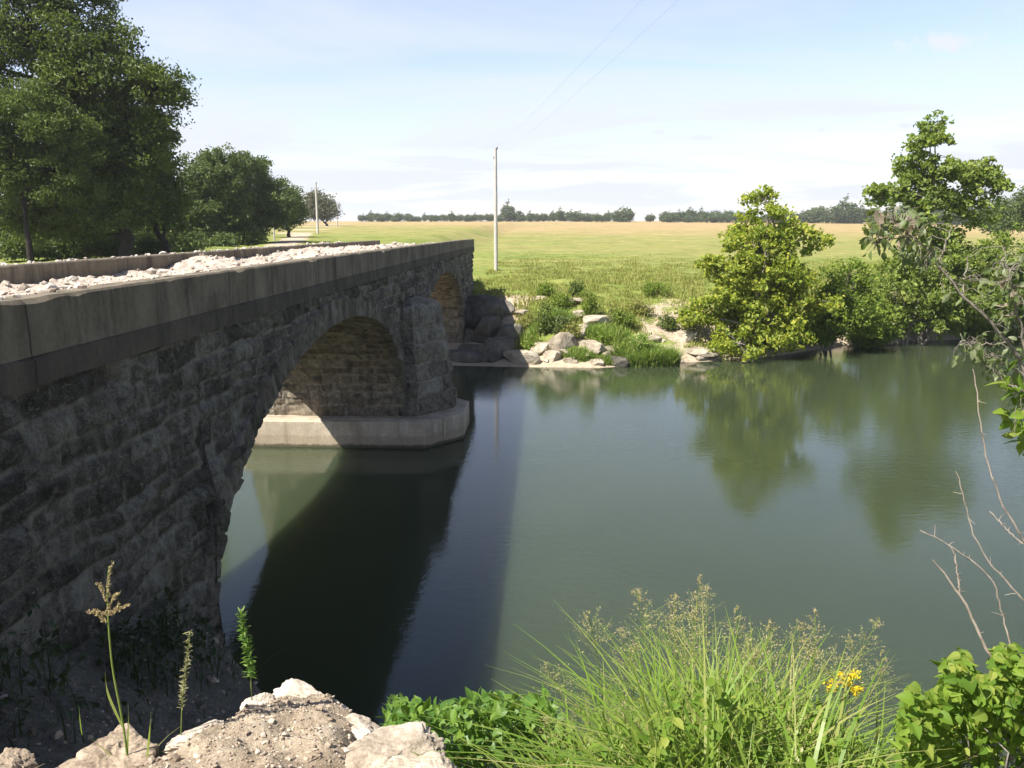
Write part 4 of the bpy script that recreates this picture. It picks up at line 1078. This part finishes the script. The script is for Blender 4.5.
# ---------------------------------------------------------------- grass on the far bank
def blades(mb, bx, by, bz, h, w, rr, bend=0.5, seg=3, mi=0, az=None):
    n = len(bx); a = rr.uniform(0, 6.28, n) if az is None else az
    w = np.broadcast_to(w, (n,))
    dirx, diry = np.cos(a), np.sin(a)
    wx, wy = -np.sin(a + rr.normal(0, .5, n)), np.cos(a)
    be = bend * rr.uniform(0.2, 1.3, n)
    rows = []
    for k in range(seg + 1):
        t = k / seg
        hor = h * be * t ** 2 ; ver = h * (t - 0.35 * be * t ** 2.5)
        c = np.stack([bx + dirx * hor, by + diry * hor, bz + ver], -1)
        ww = w * (1 - t ** 1.8) * 0.5 + 0.0004
        side = np.stack([wx * ww, wy * ww, 0 * ww], -1)
        rows += [c - side, c + side]
    V = np.stack(rows, 1).reshape(-1, 3)
    f = np.array([(2 * k, 2 * k + 1, 2 * k + 3, 2 * k + 2) for k in range(seg)])
    mb.add(V, ((np.arange(n) * 2 * (seg + 1))[:, None, None] + f[None]).reshape(-1, 4), mi)
rr = np.random.default_rng(31)
mb = MB()
n = 150000
bx = rr.uniform(-5, 40, n); tt = rr.uniform(0, 1, n) ** 1.5 * 66 + 1.2
by = Yf(bx) + tt
nzv = n2(bx, by, 0.6, 71); d_ = sstep(6.5, 0, np.hypot((bx - 8.5) * 0.9, (tt - 4) * 1.3) + (n2(bx, by, 1.1, 43) - .5) * 6)
keep = (nzv > 0.40 + 0.16 * sstep(5, 1.5, tt)) & (rr.uniform(0, 1, n) > d_ * 1.0) & (rr.uniform(0, 1, n) > sstep(55, 112, by)) & ~((bx < -2.0) & (tt < 9.0)) & (by < 112)
bx, by, tt, nzv = bx[keep], by[keep], tt[keep], nzv[keep]
h = (0.16 + 0.55 * np.clip(nzv - .42, 0, 1) * 2) * rr.uniform(.6, 1.4, len(bx)) * (1 - .7 * sstep(50, 105, by))
blades(mb, bx, by, ground_z(bx, by) - 0.03, h, 0.03 + 0.0006 * by, rr, 0.5, 2)
tag(mb.build('bank_grass', L_TUFT), 'rough yellow green grass covering the far bank and field edge', 'grass', kind='stuff')
# bright clumps at the water
mb = MB()
for (cx_, cy_, r_, nn, hh_) in ((4.9, 41.7, 1.5, 2600, 0.9), (5.8, 41.6, 1.1, 1800, 1.0), (-0.7, 45.2, 1.3, 1600, 0.8), (0.4, 45.0, 1.1, 1200, 0.7), (1.6, 41.5, 0.8, 700, 0.5), (3.3, 43.5, 1.2, 1200, 0.7), (3.0, 41.3, 0.7, 600, .45)):
    a = rr.uniform(0, 6.28, nn); r = r_ * np.sqrt(rr.uniform(0, 1, nn))
    x_, y_ = cx_ + r * np.cos(a), cy_ + 0.6 * r * np.sin(a)
    blades(mb, x_, y_, np.maximum(ground_z(x_, y_), 0) - .03, hh_ * rr.uniform(.6, 1.3, nn), 0.05, rr, 0.7, 3)
tag(mb.build('waterside_grass', L_REED), 'bright green long grass growing between the far bank boulders', 'grass', kind='stuff')

# ---------------------------------------------------------------- foreground plants
rr = np.random.default_rng(57)
# long grass, one mass
mb = MB()
def top_line(x):     # photo height of the foliage mass over the frame
    return np.interp(x, [530, 560, 600, 650, 690, 740, 800, 850, 890, 920], [785, 765, 735, 700, 672, 668, 682, 702, 730, 765])
n = 1700
px = np.where(rr.uniform(0, 1, 1700) < .5, rr.uniform(565, 910, 1700), rr.choice(rr.uniform(575, 895, 26), 1700) + rr.normal(0, 7, 1700)); Yy = rr.uniform(2.15, 4.2, n)
bx = (px - 548) / F * Yy * 1.03
gz = ground_z(bx, Yy)
tz = np.array([P(a, top_line(a) + abs(rr.normal(0, 34)), y_)[2] for a, y_ in zip(px, Yy)])
h = np.clip((tz - gz) * 1.12, 0.10, 1.35)
blades(mb, bx, Yy, gz - 0.02, h * 1.1, rr.uniform(0.009, 0.022, n), rr, 0.95, 9)
n = 1600
px = rr.uniform(560, 910, n); Yy = rr.uniform(2.0, 3.2, n); bx = (px - 548) / F * Yy * 1.03; gz = ground_z(bx, Yy)
blades(mb, bx, Yy, gz - .02, rr.uniform(.25, .55, n), rr.uniform(.004, .010, n), rr, 1.1, 6)
tag(mb.build('tall_grass', L_GRASS), 'long arching green grass filling the foreground beside the water', 'grass', kind='stuff')
# low weeds between the grass
mb = MB()
for k in range(170):
    px0 = rr.uniform(560, 915); y0 = rr.uniform(2.3, 3.6); x0 = (px0 - 548) / F * y0 * 1.02; g0 = GZ(x0, y0)
    hh0 = max(.15, P(px0, top_line(px0) + rr.uniform(5, 60), y0)[2] - g0)
    pth = wobble((x0, y0, g0), (x0 + rr.normal(0, .05), y0 + rr.normal(0, .05), g0 + hh0), 12, .03, 900 + k)
    tube(mb, pth, np.linspace(.003, .0012, 12), 4, 1, False)
    b_ = np.repeat(pth[3:], 4, 0); m_ = len(b_)
    big_leaves(mb, b_, rr.normal(0, 1, (m_, 3)) * np.array([1, 1, .35]) + np.array([0, 0, .25]), rr.normal(0, .4, (m_, 3)) + np.array([0, 0, 1]), rr.uniform(.025, .062, m_), 'lance' if k % 5 else 'ovate', .2, .35)
n = 2600
px = rr.uniform(545, 930, n); Yy = rr.uniform(2.0, 3.6, n); bx = (px - 548) / F * Yy; gz = ground_z(bx, Yy)
base_ = np.stack([bx, Yy, gz + rr.uniform(0.02, .38, n)], -1)
big_leaves(mb, base_, rr.normal(0, 1, (n, 3)) * np.array([1, 1, .5]) + np.array([0, 0, .1]), rr.normal(0, .5, (n, 3)) + np.array([0, 0, 1]), rr.uniform(.03, .075, n), 'ovate')
tag(mb.build('ground_cover', [L_NEAR, M_STEM]), 'small leafy weeds growing low among the foreground grass', 'ground cover', kind='stuff')

def stalk(h, seed, ph=0.24, lean=0.1, col=L_SEED, dens=1.0, spread=0.5):
    """grass stalk: bent stem, two blades, open seed head; built at the origin"""
    rr = np.random.default_rng(seed)
    root = empty('grass_stalk', (0, 0, 0))
    a = rr.uniform(0, 6.28); t = np.linspace(0, 1, 12)
    st = np.stack([np.cos(a) * lean * h * t ** 2.2, np.sin(a) * lean * h * t ** 2.2, h * t], -1)
    mb = MB(); tube(mb, st, np.linspace(.0028, .0011, 12), 5); mb.build('stem', M_STEM, root, True)
    mb = MB()
    for k in range(3):
        j = rr.integers(2, 7); blades(mb, st[j:j + 1, 0], st[j:j + 1, 1], st[j:j + 1, 2], np.array([rr.uniform(.2, .38)]), np.array([.008]), rr, 1.0, 6)
    mb.build('blade', L_GRASS, root)
    mb = MB(); mbs = MB()
    i0 = h - ph; sp = []
    for k in range(int(34 * dens)):
        z = i0 + ph * rr.uniform(0, 1) ** .9; tt = z / h
        c = np.array([np.interp(tt, t, st[:, 0]), np.interp(tt, t, st[:, 1]), z])
        L = ph * spread * (1.05 - (z - i0) / ph) * rr.uniform(.5, 1.0); b_ = rr.uniform(0, 6.28)
        e_ = c + np.array([math.cos(b_) * L, math.sin(b_) * L, L * rr.uniform(.3, 1.1)])
        tube(mb, [c, (c + e_) / 2 + [0, 0, L * .08], e_], [.0006, .0005, .0004], 3, 0, False)
        for u in np.linspace(.35, 1, 6): sp.append(c + (e_ - c) * u + rr.normal(0, .003, 3))
    sp = np.array(sp); leaves(mb, sp, rr.uniform(.007, .0135, len(sp)), rr, 0.1, .35, 0, 1)
    mb.build('seed_head', [M_STEM, col], root)
    return root
kinds = [stalk(1.0, 500 + i, ph, ln, L_SEED, dn, sp) for i, (ph, ln, dn, sp) in enumerate(((.30, .10, 1.5, .65), (.24, .24, 1.3, .75), (.20, .18, 1.1, .6), (.34, .06, 1.5, .45)))]
ST = [(690, 566, 3.2, 3), (672, 600, 3.1, 0), (655, 590, 3.3, 0), (617, 604, 3.0, 1), (592, 662, 2.8, 1), (606, 650, 2.9, 0), (545, 690, 2.9, 1), (560, 705, 2.7, 0), (700, 600, 3.0, 0), (715, 612, 3.1, 2),
      (725, 603, 3.3, 0), (748, 598, 3.2, 3), (757, 612, 3.1, 0), (780, 620, 3.0, 1), (790, 612, 3.2, 0), (806, 606, 3.2, 3), (818, 622, 3.1, 1), (840, 618, 3.2, 2), (846, 640, 3.0, 2), (884, 645, 3.2, 2), (893, 648, 3.1, 3), (640, 640, 2.9, 0), (630, 672, 2.7, 1), (735, 640, 2.8, 0), (800, 650, 2.8, 0), (680, 625, 3.0, 0)]
rr = np.random.default_rng(61); used = set()
for (px, py, Y, k) in ST:
    tip = P(px, py, Y); gz = GZ(tip[0], Y)
    o = kinds[k] if k not in used else copy_tree(kinds[k]); used.add(k)
    hh_ = max(.35, tip[2] - gz); a = rr.uniform(0, 6.28)
    o.location = (float(tip[0]) + rr.normal(0, .03), Y + rr.normal(0, .05), gz); o.scale = (max(.75, min(hh_, 1.1)),) * 2 + (hh_,); o.rotation_euler.z = a
    tag(o, 'green grass stalk with open pinkish seed head in the foreground clump', 'grass stalk', 'seeding grass stalks in the foreground')

# three weeds on the left ledge
def weed_root(name, px, py, Y, label, cat):
    q = P(px, py, Y); return empty(name, (q[0], Y, q[2]), label, cat)
def px_path(pts, Y):
    return np.array([P(a, b, Y) for a, b in pts])
def smooth_path(p, n):
    t = np.linspace(0, 1, len(p)); u = np.linspace(0, 1, n)
    out = np.stack([np.interp(u, t, p[:, k]) for k in range(3)], -1)
    for _ in range(3): out[1:-1] = (out[:-2] + 2 * out[1:-1] + out[2:]) / 4
    return out
Yw = 2.35
r1 = weed_root('grass_stalk', 128, 768, Yw, 'single tall grass stem with golden seed head on left ledge', 'grass stalk')
mb = MB(); tube(mb, smooth_path(px_path([(130, 775), (122, 715), (112, 670), (108, 620), (107, 590), (109, 566)], Yw), 20), np.linspace(.0040, .0016, 20), 6); local(mb.build('stem', M_STEM, r1, True), r1)
mb = MB()
def ribbon(mb, path, w, mi=0, tilt=(1, .3, .2)):
    p = np.asarray(path); n = len(p); t = np.linspace(0, 1, n)
    s = unit(np.cross(np.gradient(p, axis=0), np.array([0.2, 1, .1])[None]))
    ww = (w * np.sin(np.clip(t * 1.15 + .12, 0, 1) * math.pi) ** .7 * .5 + .0003)[:, None]
    V = np.stack([p - s * ww, p + s * ww], 1).reshape(-1, 3); i = np.arange(n - 1)[:, None] * 2
    mb.add(V, i + np.array([[0, 1, 3, 2]]), mi)
for pts, w in (([(124, 730), (112, 705), (106, 690), (105, 672)], .012), ([(128, 770), (127, 745), (129, 725), (128, 705)], .007), ([(146, 772), (148, 748), (150, 728), (151, 712)], .007), ([(125, 768), (108, 752), (97, 744), (88, 736)], .006), ([(82, 735), (80, 722), (79, 706)], .004)):
    ribbon(mb, smooth_path(px_path(pts, Yw), 9), w)
local(mb.build('blade', L_GRASS, r1), r1)
mb = MB()
rr = np.random.default_rng(8)
for pts in ([(108, 600), (109, 582), (111, 564)], [(106, 600), (104, 592), (99, 584)], [(107, 612), (112, 600), (117, 592)], [(106, 615), (97, 611), (88, 612)], [(107, 614), (118, 609), (131, 605)], [(106, 622), (101, 617), (93, 611)], [(108, 614), (114, 612), (119, 604)]):
    p_ = smooth_path(px_path(pts, Yw), 26)
    c_ = p_ + rr.normal(0, .0022, p_.shape)
    leaves(mb, np.repeat(c_, 4, 0) + rr.normal(0, .002, (len(c_) * 4, 3)), .010, rr, .1, .4, 0, 0)
local(mb.build('seed_head', L_SEED, r1), r1)

def leafy_stem(px_pts, Y, label, seed, mat, L0, dens):
    q = px_pts[0]; r = weed_root('weed_stem', q[0], q[1], Y, label, 'weed')
    rr = np.random.default_rng(seed)
    p_ = smooth_path(px_path(px_pts, Y), 40); mb = MB(); tube(mb, p_, np.linspace(.0022, .0008, 40), 5); local(mb.build('stem', M_STEM, r, True), r)
    mb = MB(); b_ = np.repeat(p_[10:], dens, 0); n = len(b_)
    d = rr.normal(0, 1, (n, 3)) * np.array([1, 1, .4]) + np.array([0, 0, .7])
    big_leaves(mb, b_, d, rr.normal(0, .4, (n, 3)) + np.array([0, 0, 1]), L0 * rr.uniform(.5, 1.2, n), 'lance', .2, .2)
    local(mb.build('leaf', mat, r), r)
leafy_stem([(181, 735), (182, 700), (186, 670), (190, 632)], 2.45, 'slender weed with pale seedy top in the middle of left ledge', 14, leaf_mat('pale_weed', [(.20, .21, .09), (.27, .24, .12)], .3, (.25, .25, .08)), .020, 7)
leafy_stem([(252, 700), (250, 670), (245, 640), (241, 614)], 2.62, 'green bristly weed stem at the tip of the lit ledge', 15, L_PEA, .030, 8)

mb = MB(); rr = np.random.default_rng(83)
n = 900; bx = rr.uniform(-2.3, -0.35, n); by = rr.uniform(1.9, 3.1, n); k_ = (by < ledge_edge(bx) + .1) & (n2(bx, by, 3.0, 84) > .55); bx, by = bx[k_], by[k_]
blades(mb, bx, by, ground_z(bx, by) - .005, rr.uniform(.02, .11, len(bx)), .0035, rr, 1.6, 4)
tag(mb.build('dry_grass', leaf_mat('dry_straw', [(.30, .24, .12), (.42, .35, .2), (.16, .19, .05)], .3, (.3, .26, .12))), 'short dry straws and sprigs on the near ledge', 'grass', kind='stuff')
# leafy bush left of the long grass: pinnate leaves with broad leaves below
bb = empty('leafy_bush', (-0.2, 4.2, GZ(-0.2, 4.2)), 'bright green low bush with ferny leaves beside the rock ledge', 'bush')
mb = MB(); mbs = MB(); rr = np.random.default_rng(91)
def b_top(x): return np.interp(x, [380, 395, 412, 440, 480, 520, 545, 565], [715, 690, 690, 698, 686, 690, 686, 722])
for k in range(150):
    px = rr.uniform(384, 566); Y = rr.uniform(3.2, 4.6); py = b_top(px) + abs(rr.normal(0, 30)) + rr.uniform(0, 30)
    tip = P(px, py, Y); base_ = tip + np.array([rr.normal(0, .05), rr.normal(0, .05), -rr.uniform(.12, .2)])
    t = np.linspace(0, 1, 10)[:, None]; pth = base_ * (1 - t) + tip * t + np.array([0, 0, .03]) * np.sin(t * 3.14)
    tube(mbs, pth, np.linspace(.002, .0008, 10), 4, 0, False)
    d0 = unit(tip - base_); side = unit(np.cross(d0, [rr.normal(), rr.normal(), .3]))
    b_ = np.repeat(pth[1:], 2, 0); sg = np.tile([1, -1], 9)[:, None]
    d = side * sg + d0 * .55 + rr.normal(0, .12, (18, 3))
    nn = np.cross(d0, side)[None] + rr.normal(0, .2, (18, 3)) + np.array([0, 0, .6])
    big_leaves(mb, b_, d, nn, rr.uniform(.032, .055, 18) * (1 - np.repeat(np.linspace(0, 1, 9), 2) ** 3 * .5), 'lance', .15, .1)
n = 2300
px = rr.uniform(386, 575, n); Y = rr.uniform(3.0, 4.5, n)
pts = np.array([P(a, b_top(a) + 10 + abs(rr.normal(0, 34)), y_) for a, y_ in zip(px, Y)])
big_leaves(mb, pts, rr.normal(0, 1, (n, 3)) + np.array([0, -.2, -.1]), rr.normal(0, .55, (n, 3)) + np.array([0, 0, 1.1]), rr.uniform(.035, .075, n), 'ovate', .2, .2)
for k in range(26):
    tip = pts[rr.integers(0, n)]; bs = np.array([tip[0] * .9 - .02, 4.1 + rr.normal(0, .2), 0]); bs[2] = GZ(bs[0], bs[1])
    tube(mbs, wobble(bs, tip, 8, .06, k), np.linspace(.006, .002, 8), 5)
local(mb.build('foliage', L_PEA, bb), bb); local(mbs.build('stem', M_STEM, bb, True), bb)

# broad leaved vine bush in the lower right corner
vb = empty('leafy_bush', (1.7, 3.0, GZ(1.7, 3.0)), 'broad leaved vine bush in the lower right corner under dry twigs', 'bush')
mb = MB(); mbs = MB(); rr = np.random.default_rng(93)
def v_top(x): return np.interp(x, [895, 915, 940, 965, 985, 1010, 1040, 1080], [720, 690, 672, 655, 665, 650, 640, 650])
n = 5200
px = rr.uniform(900, 1075, n); Y = rr.uniform(2.3, 3.5, n)
pts = np.array([P(a, v_top(a) + 8 + abs(rr.normal(0, 48)) + 14 * math.sin(a * .13) + 9 * math.sin(a * .37), y_) for a, y_ in zip(px, Y)])
big_leaves(mb, pts, rr.normal(0, 1, (n, 3)) * np.array([1, 1, .6]) + np.array([0, -.35, -.25]), rr.normal(0, .75, (n, 3)) + np.array([-.2, -.25, 1.0]), np.clip(rr.lognormal(-3.5, .32, n), .014, .05), 'heart', .3, .3)
for k in range(40):
    tip = pts[rr.integers(0, n)]; bs = np.array([1.75 + rr.normal(0, .2), 2.9 + rr.normal(0, .2), 0]); bs[2] = GZ(bs[0], bs[1])
    tube(mbs, wobble(bs, tip, 9, .10, 700 + k), np.linspace(.006, .002, 9), 5)
local(mb.build('foliage', L_NEAR, vb), vb); local(mbs.build('stem', M_PALEBARK, vb, True), vb)

# yellow flowers
fl = empty('flowering_weed', (1.15, 3.0, GZ(1.15, 3.0)), 'weed with two clusters of small yellow flowers among the long grass', 'flower')
rr = np.random.default_rng(95); mbs = MB()
for (px, py, r_, m) in ((833, 687, 8, 60), (846, 683, 7, 50), (852, 676, 8, 55), (856, 690, 7, 45), (841, 675, 6, 35)):
    c = P(px, py, 3.0); pts = c + rr.normal(0, 1, (m, 3)) * np.array([r_, r_, r_ * .8]) * .0037 * .42
    mb = MB(); leaves(mb, np.repeat(pts, 3, 0) + rr.normal(0, .003, (m * 3, 3)), .011, rr, .5, .6)
    local(mb.build('flower_head', L_PETAL, fl), fl)
    tube(mbs, wobble((1.15, 3.0, GZ(1.15, 3.0)), c, 10, .05, px), np.linspace(.003, .0012, 10), 5)
local(mbs.build('stem', M_STEM, fl, True), fl)

# dry twigs on the right
def twig(pols, Y0_, label, grp='bare twigs at the right edge'):
    q = P(*pols[0][0][0], Y0_); r = empty('bare_twig', q, label, 'twig', grp)
    for i, (pts, r0, r1) in enumerate(pols):
        p_ = px_path(pts, Y0_); p_[:, 1] += np.linspace(0, .12, len(p_)); p_ = smooth_path(p_, 22)
        rt_ = np.random.default_rng(i + int(pts[0][0])); p_ += rt_.normal(0, .0018, p_.shape)
        if i == 0: main_ = p_
        else: p_ += (main_[np.argmin(((main_ - p_[0]) ** 2).sum(1))] - p_[0]) * np.linspace(1, 0, 22)[:, None]
        mb = MB()
        for j_ in rt_.integers(4, 21, 7):
            e_ = p_[j_] + unit(rt_.normal(0, 1, 3) + np.array([0, 0, .5])) * rt_.uniform(.008, .045)
            tube(mb, [p_[j_], (p_[j_] + e_) / 2 + rt_.normal(0, .002, 3), e_], [.0016, .0012, .0007], 4)
        tube(mb, p_, np.linspace(r0, r1, 22) * .75, 6); local(mb.build('main_stem' if i == 0 else 'side_twig', M_TWIG, r, True), r)
twig([([(1015, 700), (1000, 672), (988, 645), (977, 615), (967, 598), (949, 574)], .0095, .0038), ([(967, 597), (970, 582), (971, 564)], .0042, .003)], 2.7, 'thick forked pale dry twig rising from the vine bush')
twig([([(1012, 650), (1008, 625), (1004, 606), (1003, 590), (992, 576), (975, 563), (955, 551), (936, 543)], .0042, .0028)], 2.8, 'thin curved twig arching left above the forked twig')
twig([([(1040, 615), (1024, 600), (1005, 578), (992, 563), (982, 535), (977, 505), (973, 482)], .0052, .0028)], 2.9, 'long twig bending up steeply in the middle right')
twig([([(1045, 570), (1024, 540), (1009, 510), (998, 475), (993, 440), (991, 400), (990, 375)], .0060, .0024), ([(1024, 556), (1013, 540), (1007, 522)], .0045, .003)], 3.0, 'tall straight twig at right edge reaching to the hanging leaves')

# sapling branch with drooping leaves on the right
sp = empty('sapling', (2.35, 3.3, GZ(2.35, 3.3)), 'grey green sapling leaning in from right edge with drooping leaves', 'sapling')
rr = np.random.default_rng(97)
Ys = 3.3
BR_ = [([(1075, 600), (1060, 480), (1040, 400), (1012, 340), (985, 318), (962, 298), (940, 262), (915, 235), (895, 222)], .010, .0025), ([(1030, 380), (1024, 340), (1016, 300), (1005, 262), (1004, 245)], .006, .002), ([(962, 298), (965, 275), (968, 258)], .004, .002),
       ([(1012, 340), (985, 345), (960, 342)], .005, .002), ([(1040, 400), (1010, 385), (985, 365)], .006, .002), ([(940, 262), (945, 245), (952, 225)], .004, .002), ([(915, 235), (885, 240), (870, 245)], .003, .0015), ([(1030, 380), (1000, 360), (978, 352)], .005, .002)]
ends = []
mb = MB()
for pts, a, b_ in BR_:
    p_ = smooth_path(px_path(pts, Ys), 20); p_ += rr.normal(0, .004, p_.shape); tube(mb, p_, np.linspace(a, b_, 20), 7); ends.append(p_)
mb_branch = mb; BPTS = np.concatenate(ends)
def hang(pts):
    for q in pts:
        a = BPTS[np.argmin(((BPTS - q) ** 2).sum(1))]
        tube(mb_branch, wobble(a, q, 5, .012, int(abs(q[0] * 1e5)) % 9973, -.008), np.linspace(.0016, .0007, 5), 3, 0, False)
def cloud(pxl, n):
    out = []
    for (cx_, cy_, rx, ry, k) in pxl:
        for _ in range(int(n * k)):
            out.append(P(cx_ + rx * np.clip(rr.normal(), -1.5, 1.5), cy_ + ry * np.clip(rr.normal(), -1.5, 1.5), Ys + np.clip(rr.normal(0, .07), -.12, .12)))
    return np.array(out)
mb = MB()
pts = cloud([(895, 222, 16, 10, 1.0), (880, 240, 9, 8, .5), (915, 240, 10, 12, .7), (935, 262, 10, 10, .35), (1000, 275, 18, 16, .7), (1015, 310, 12, 20, .6), (965, 285, 14, 10, .35), (985, 345, 16, 9, .6), (1005, 365, 14, 12, .6), (975, 352, 14, 5, .3), (1020, 290, 10, 10, .3)], 62)
hang(pts); n = len(pts)
big_leaves(mb, pts, rr.normal(0, .6, (n, 3)) + np.array([-.3, 0, -.8]), rr.normal(0, .8, (n, 3)) + np.array([-.2, -.4, .6]), rr.uniform(.022, .048, n), 'ovate', .3, .35)
local(mb.build('foliage', L_SAP, sp), sp)
mb = MB()
pts = cloud([(888, 224, 16, 10, 1.0), (1005, 268, 10, 14, .5), (905, 215, 12, 6, .5), (1015, 300, 10, 12, .4)], 9)
hang(pts)
for q in pts:
    mb = MB(); big_leaves(mb, q[None], rr.normal(0, .6, (1, 3)) + np.array([0, 0, -1.0]), rr.normal(0, 1, (1, 3)), rr.uniform(.04, .075, 1), 'ovate', .6, .6)
    local(mb.build('dead_leaf', L_DEAD, sp), sp)
mb = MB()
pts = cloud([(1018, 385, 8, 8, .6), (1016, 415, 8, 14, .7), (1022, 440, 5, 10, .3), (1024, 400, 8, 10, .4)], 24); n = len(pts)
big_leaves(mb, pts, rr.normal(0, .7, (n, 3)) + np.array([-.3, 0, -.3]), rr.normal(0, .5, (n, 3)) + np.array([-.2, -.3, 1]), rr.uniform(.05, .09, n), 'ovate', .2, .2)
hang(pts); local(mb.build('green_leaves', L_NEAR, sp), sp)
local(mb_branch.build('branch', M_PALEBARK, sp, True), sp)

# weeds in the shade at the foot of the bridge wall
wb = empty('shade_weeds', (-4.2, 6.6, GZ(-4.2, 6.6)), 'dark straggly weeds in the shade at the bridge wall foot', 'weeds')
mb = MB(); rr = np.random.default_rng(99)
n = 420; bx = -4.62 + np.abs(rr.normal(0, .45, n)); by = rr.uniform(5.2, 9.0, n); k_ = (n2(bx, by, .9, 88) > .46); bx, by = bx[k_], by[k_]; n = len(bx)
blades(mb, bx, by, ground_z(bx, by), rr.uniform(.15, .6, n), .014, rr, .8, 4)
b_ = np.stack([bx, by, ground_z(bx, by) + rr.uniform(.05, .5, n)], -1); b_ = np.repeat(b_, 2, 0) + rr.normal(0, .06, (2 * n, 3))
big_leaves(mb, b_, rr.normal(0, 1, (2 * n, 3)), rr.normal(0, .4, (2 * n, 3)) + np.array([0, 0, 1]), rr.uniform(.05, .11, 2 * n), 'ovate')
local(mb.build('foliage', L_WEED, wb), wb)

# ---------------------------------------------------------------- sky and sun
SUN = np.array([-1.0, -0.80, 1.67]); SUN = SUN / np.linalg.norm(SUN)
elev = math.asin(SUN[2]); rot = math.atan2(SUN[0], SUN[1]) % (2 * math.pi)
w = bpy.data.worlds.new('World'); SC.world = w; w.use_nodes = True
nt = w.node_tree; bg = nt.nodes['Background']
sky = nd(nt, 'ShaderNodeTexSky'); sky.sky_type = 'NISHITA'; sky.sun_disc = False
sky.sun_elevation = elev; sky.sun_rotation = rot; sky.air_density = 1.0; sky.dust_density = 0.5; sky.ozone_density = 1.0; sky.altitude = 200
tc = nt.nodes.new('ShaderNodeTexCoord').outputs['Generated']
sep = nd(nt, 'ShaderNodeSeparateXYZ', {'Vector': tc})
zq = mth(nt, 'ADD', mth(nt, 'MAXIMUM', sep.outputs['Z'], 0.0), 0.12)
cmb = nd(nt, 'ShaderNodeCombineXYZ', {'X': mth(nt, 'DIVIDE', sep.outputs['X'], zq), 'Y': mth(nt, 'DIVIDE', sep.outputs['Y'], zq), 'Z': 0.0}).outputs[0]
veil = maprange(nt, noise(nt, stretch(nt, cmb, (0.45, 0.8, 1)), 0.9, 7, 0.6, 0.5), 0.42, 0.66, 0.0, 0.95)
low = maprange(nt, sep.outputs['Z'], 0.0, 0.20, 0.88, 0.24)
low2 = maprange(nt, sep.outputs['Z'], 0.34, 0.62, 1.0, 0.05)
hi = maprange(nt, sep.outputs['Z'], 0.15, 0.5, 0.7, 0.03)
cl = mth(nt, 'ADD', mth(nt, 'MULTIPLY', veil, hi), mth(nt, 'MULTIPLY', mth(nt, 'MULTIPLY', low, low2), mth(nt, 'ADD', 0.72, mth(nt, 'MULTIPLY', veil, 0.5))), clamp=True)
puffn = noise(nt, stretch(nt, cmb, (0.9, 1.3, 1)), 1.1, 6, 0.55)
puff = maprange(nt, puffn, 0.66, 0.72, 0.0, 0.8)
cl = mth(nt, 'MAXIMUM', cl, puff)
CLOUD = (5.7, 6.0, 6.55)
gain = maprange(nt, sep.outputs['Z'], 0.50, 0.80, 1.45, 0.50)
bright = nd(nt, 'ShaderNodeVectorMath', {0: sky.outputs[0]}, operation='SCALE'); nt.links.new(gain, bright.inputs['Scale']); bright = nd(nt, 'ShaderNodeVectorMath', {0: bright.outputs[0], 1: (1.04, 0.945, 1.05)}, operation='MULTIPLY').outputs[0]
for (px, py, wd, ht) in ((945, 42, .050, .012), (660, 132, .020, .007), (702, 138, .026, .006), (822, 130, .022, .006), (905, 126, .02, .006), (560, 140, .03, .006)):
    dv = P(px, py, 100.0) - np.array([0, 0, CZ]); dv = dv / np.linalg.norm(dv)
    off = nd(nt, 'ShaderNodeVectorMath', {0: tc, 1: tuple(float(q) for q in dv)}, operation='SUBTRACT').outputs[0]
    off = nd(nt, 'ShaderNodeVectorMath', {0: off, 1: (1 / wd, 1 / wd, 1 / ht)}, operation='MULTIPLY').outputs[0]
    ln = nd(nt, 'ShaderNodeVectorMath', {0: off}, operation='LENGTH').outputs['Value']
    ln = mth(nt, 'ADD', ln, mth(nt, 'MULTIPLY', mth(nt, 'SUBTRACT', noise(nt, tc, 45, 6, 0.65), 0.5), 2.6))
    cl = mth(nt, 'MAXIMUM', cl, maprange(nt, ln, 1.1, 0.2, 0.0, 0.97))
skyc = mix(nt, cl, bright, CLOUD)
nt.links.new(skyc, bg.inputs['Color']); bg.inputs['Strength'].default_value = 0.062

sun = bpy.data.lights.new('sun', 'SUN'); sun.energy = 5.0; sun.angle = math.radians(0.53); sun.color = (1.0, 0.955, 0.88)
so = bpy.data.objects.new('sun', sun); COL.objects.link(so)
so.rotation_euler = Vector(SUN).to_track_quat('Z', 'Y').to_euler()

# ---------------------------------------------------------------- haze
mh = bpy.data.materials.new('pale_summer_haze'); mh.use_nodes = True
nt = mh.node_tree; nt.nodes.remove(nt.nodes['Principled BSDF'])
pv = nd(nt, 'ShaderNodeVolumePrincipled', {'Color': (0.86, 0.92, 1.0, 1), 'Density': 0.00022, 'Anisotropy': 0.2})
nt.links.new(pv.outputs[0], nt.nodes['Material Output'].inputs['Volume'])
mb = MB(); box(mb, (-2600, -300, -3.5), (2600, 4300, 30)); hz = mb.build('haze', mh)
tag(hz, kind='stuff')
SC.cycles.volume_bounces = 1

# ---------------------------------------------------------------- camera
cam = bpy.data.cameras.new('camera'); cam.sensor_width = 36; cam.lens = 36 * F / 1024; cam.clip_start = 0.05; cam.clip_end = 8000
co = bpy.data.objects.new('camera', cam); COL.objects.link(co)
co.location = (0, 0, CZ); co.rotation_euler = (math.pi / 2 - PITCH, 0, YAW)
SC.camera = co
vs = SC.view_settings; vs.view_transform = 'Standard'; vs.look = 'None'; vs.gamma = 1; vs.exposure = 1.3; vs.use_curve_mapping = False
SC.cycles.use_denoising = True
SC.cycles.max_bounces = 8; SC.cycles.transparent_max_bounces = 8
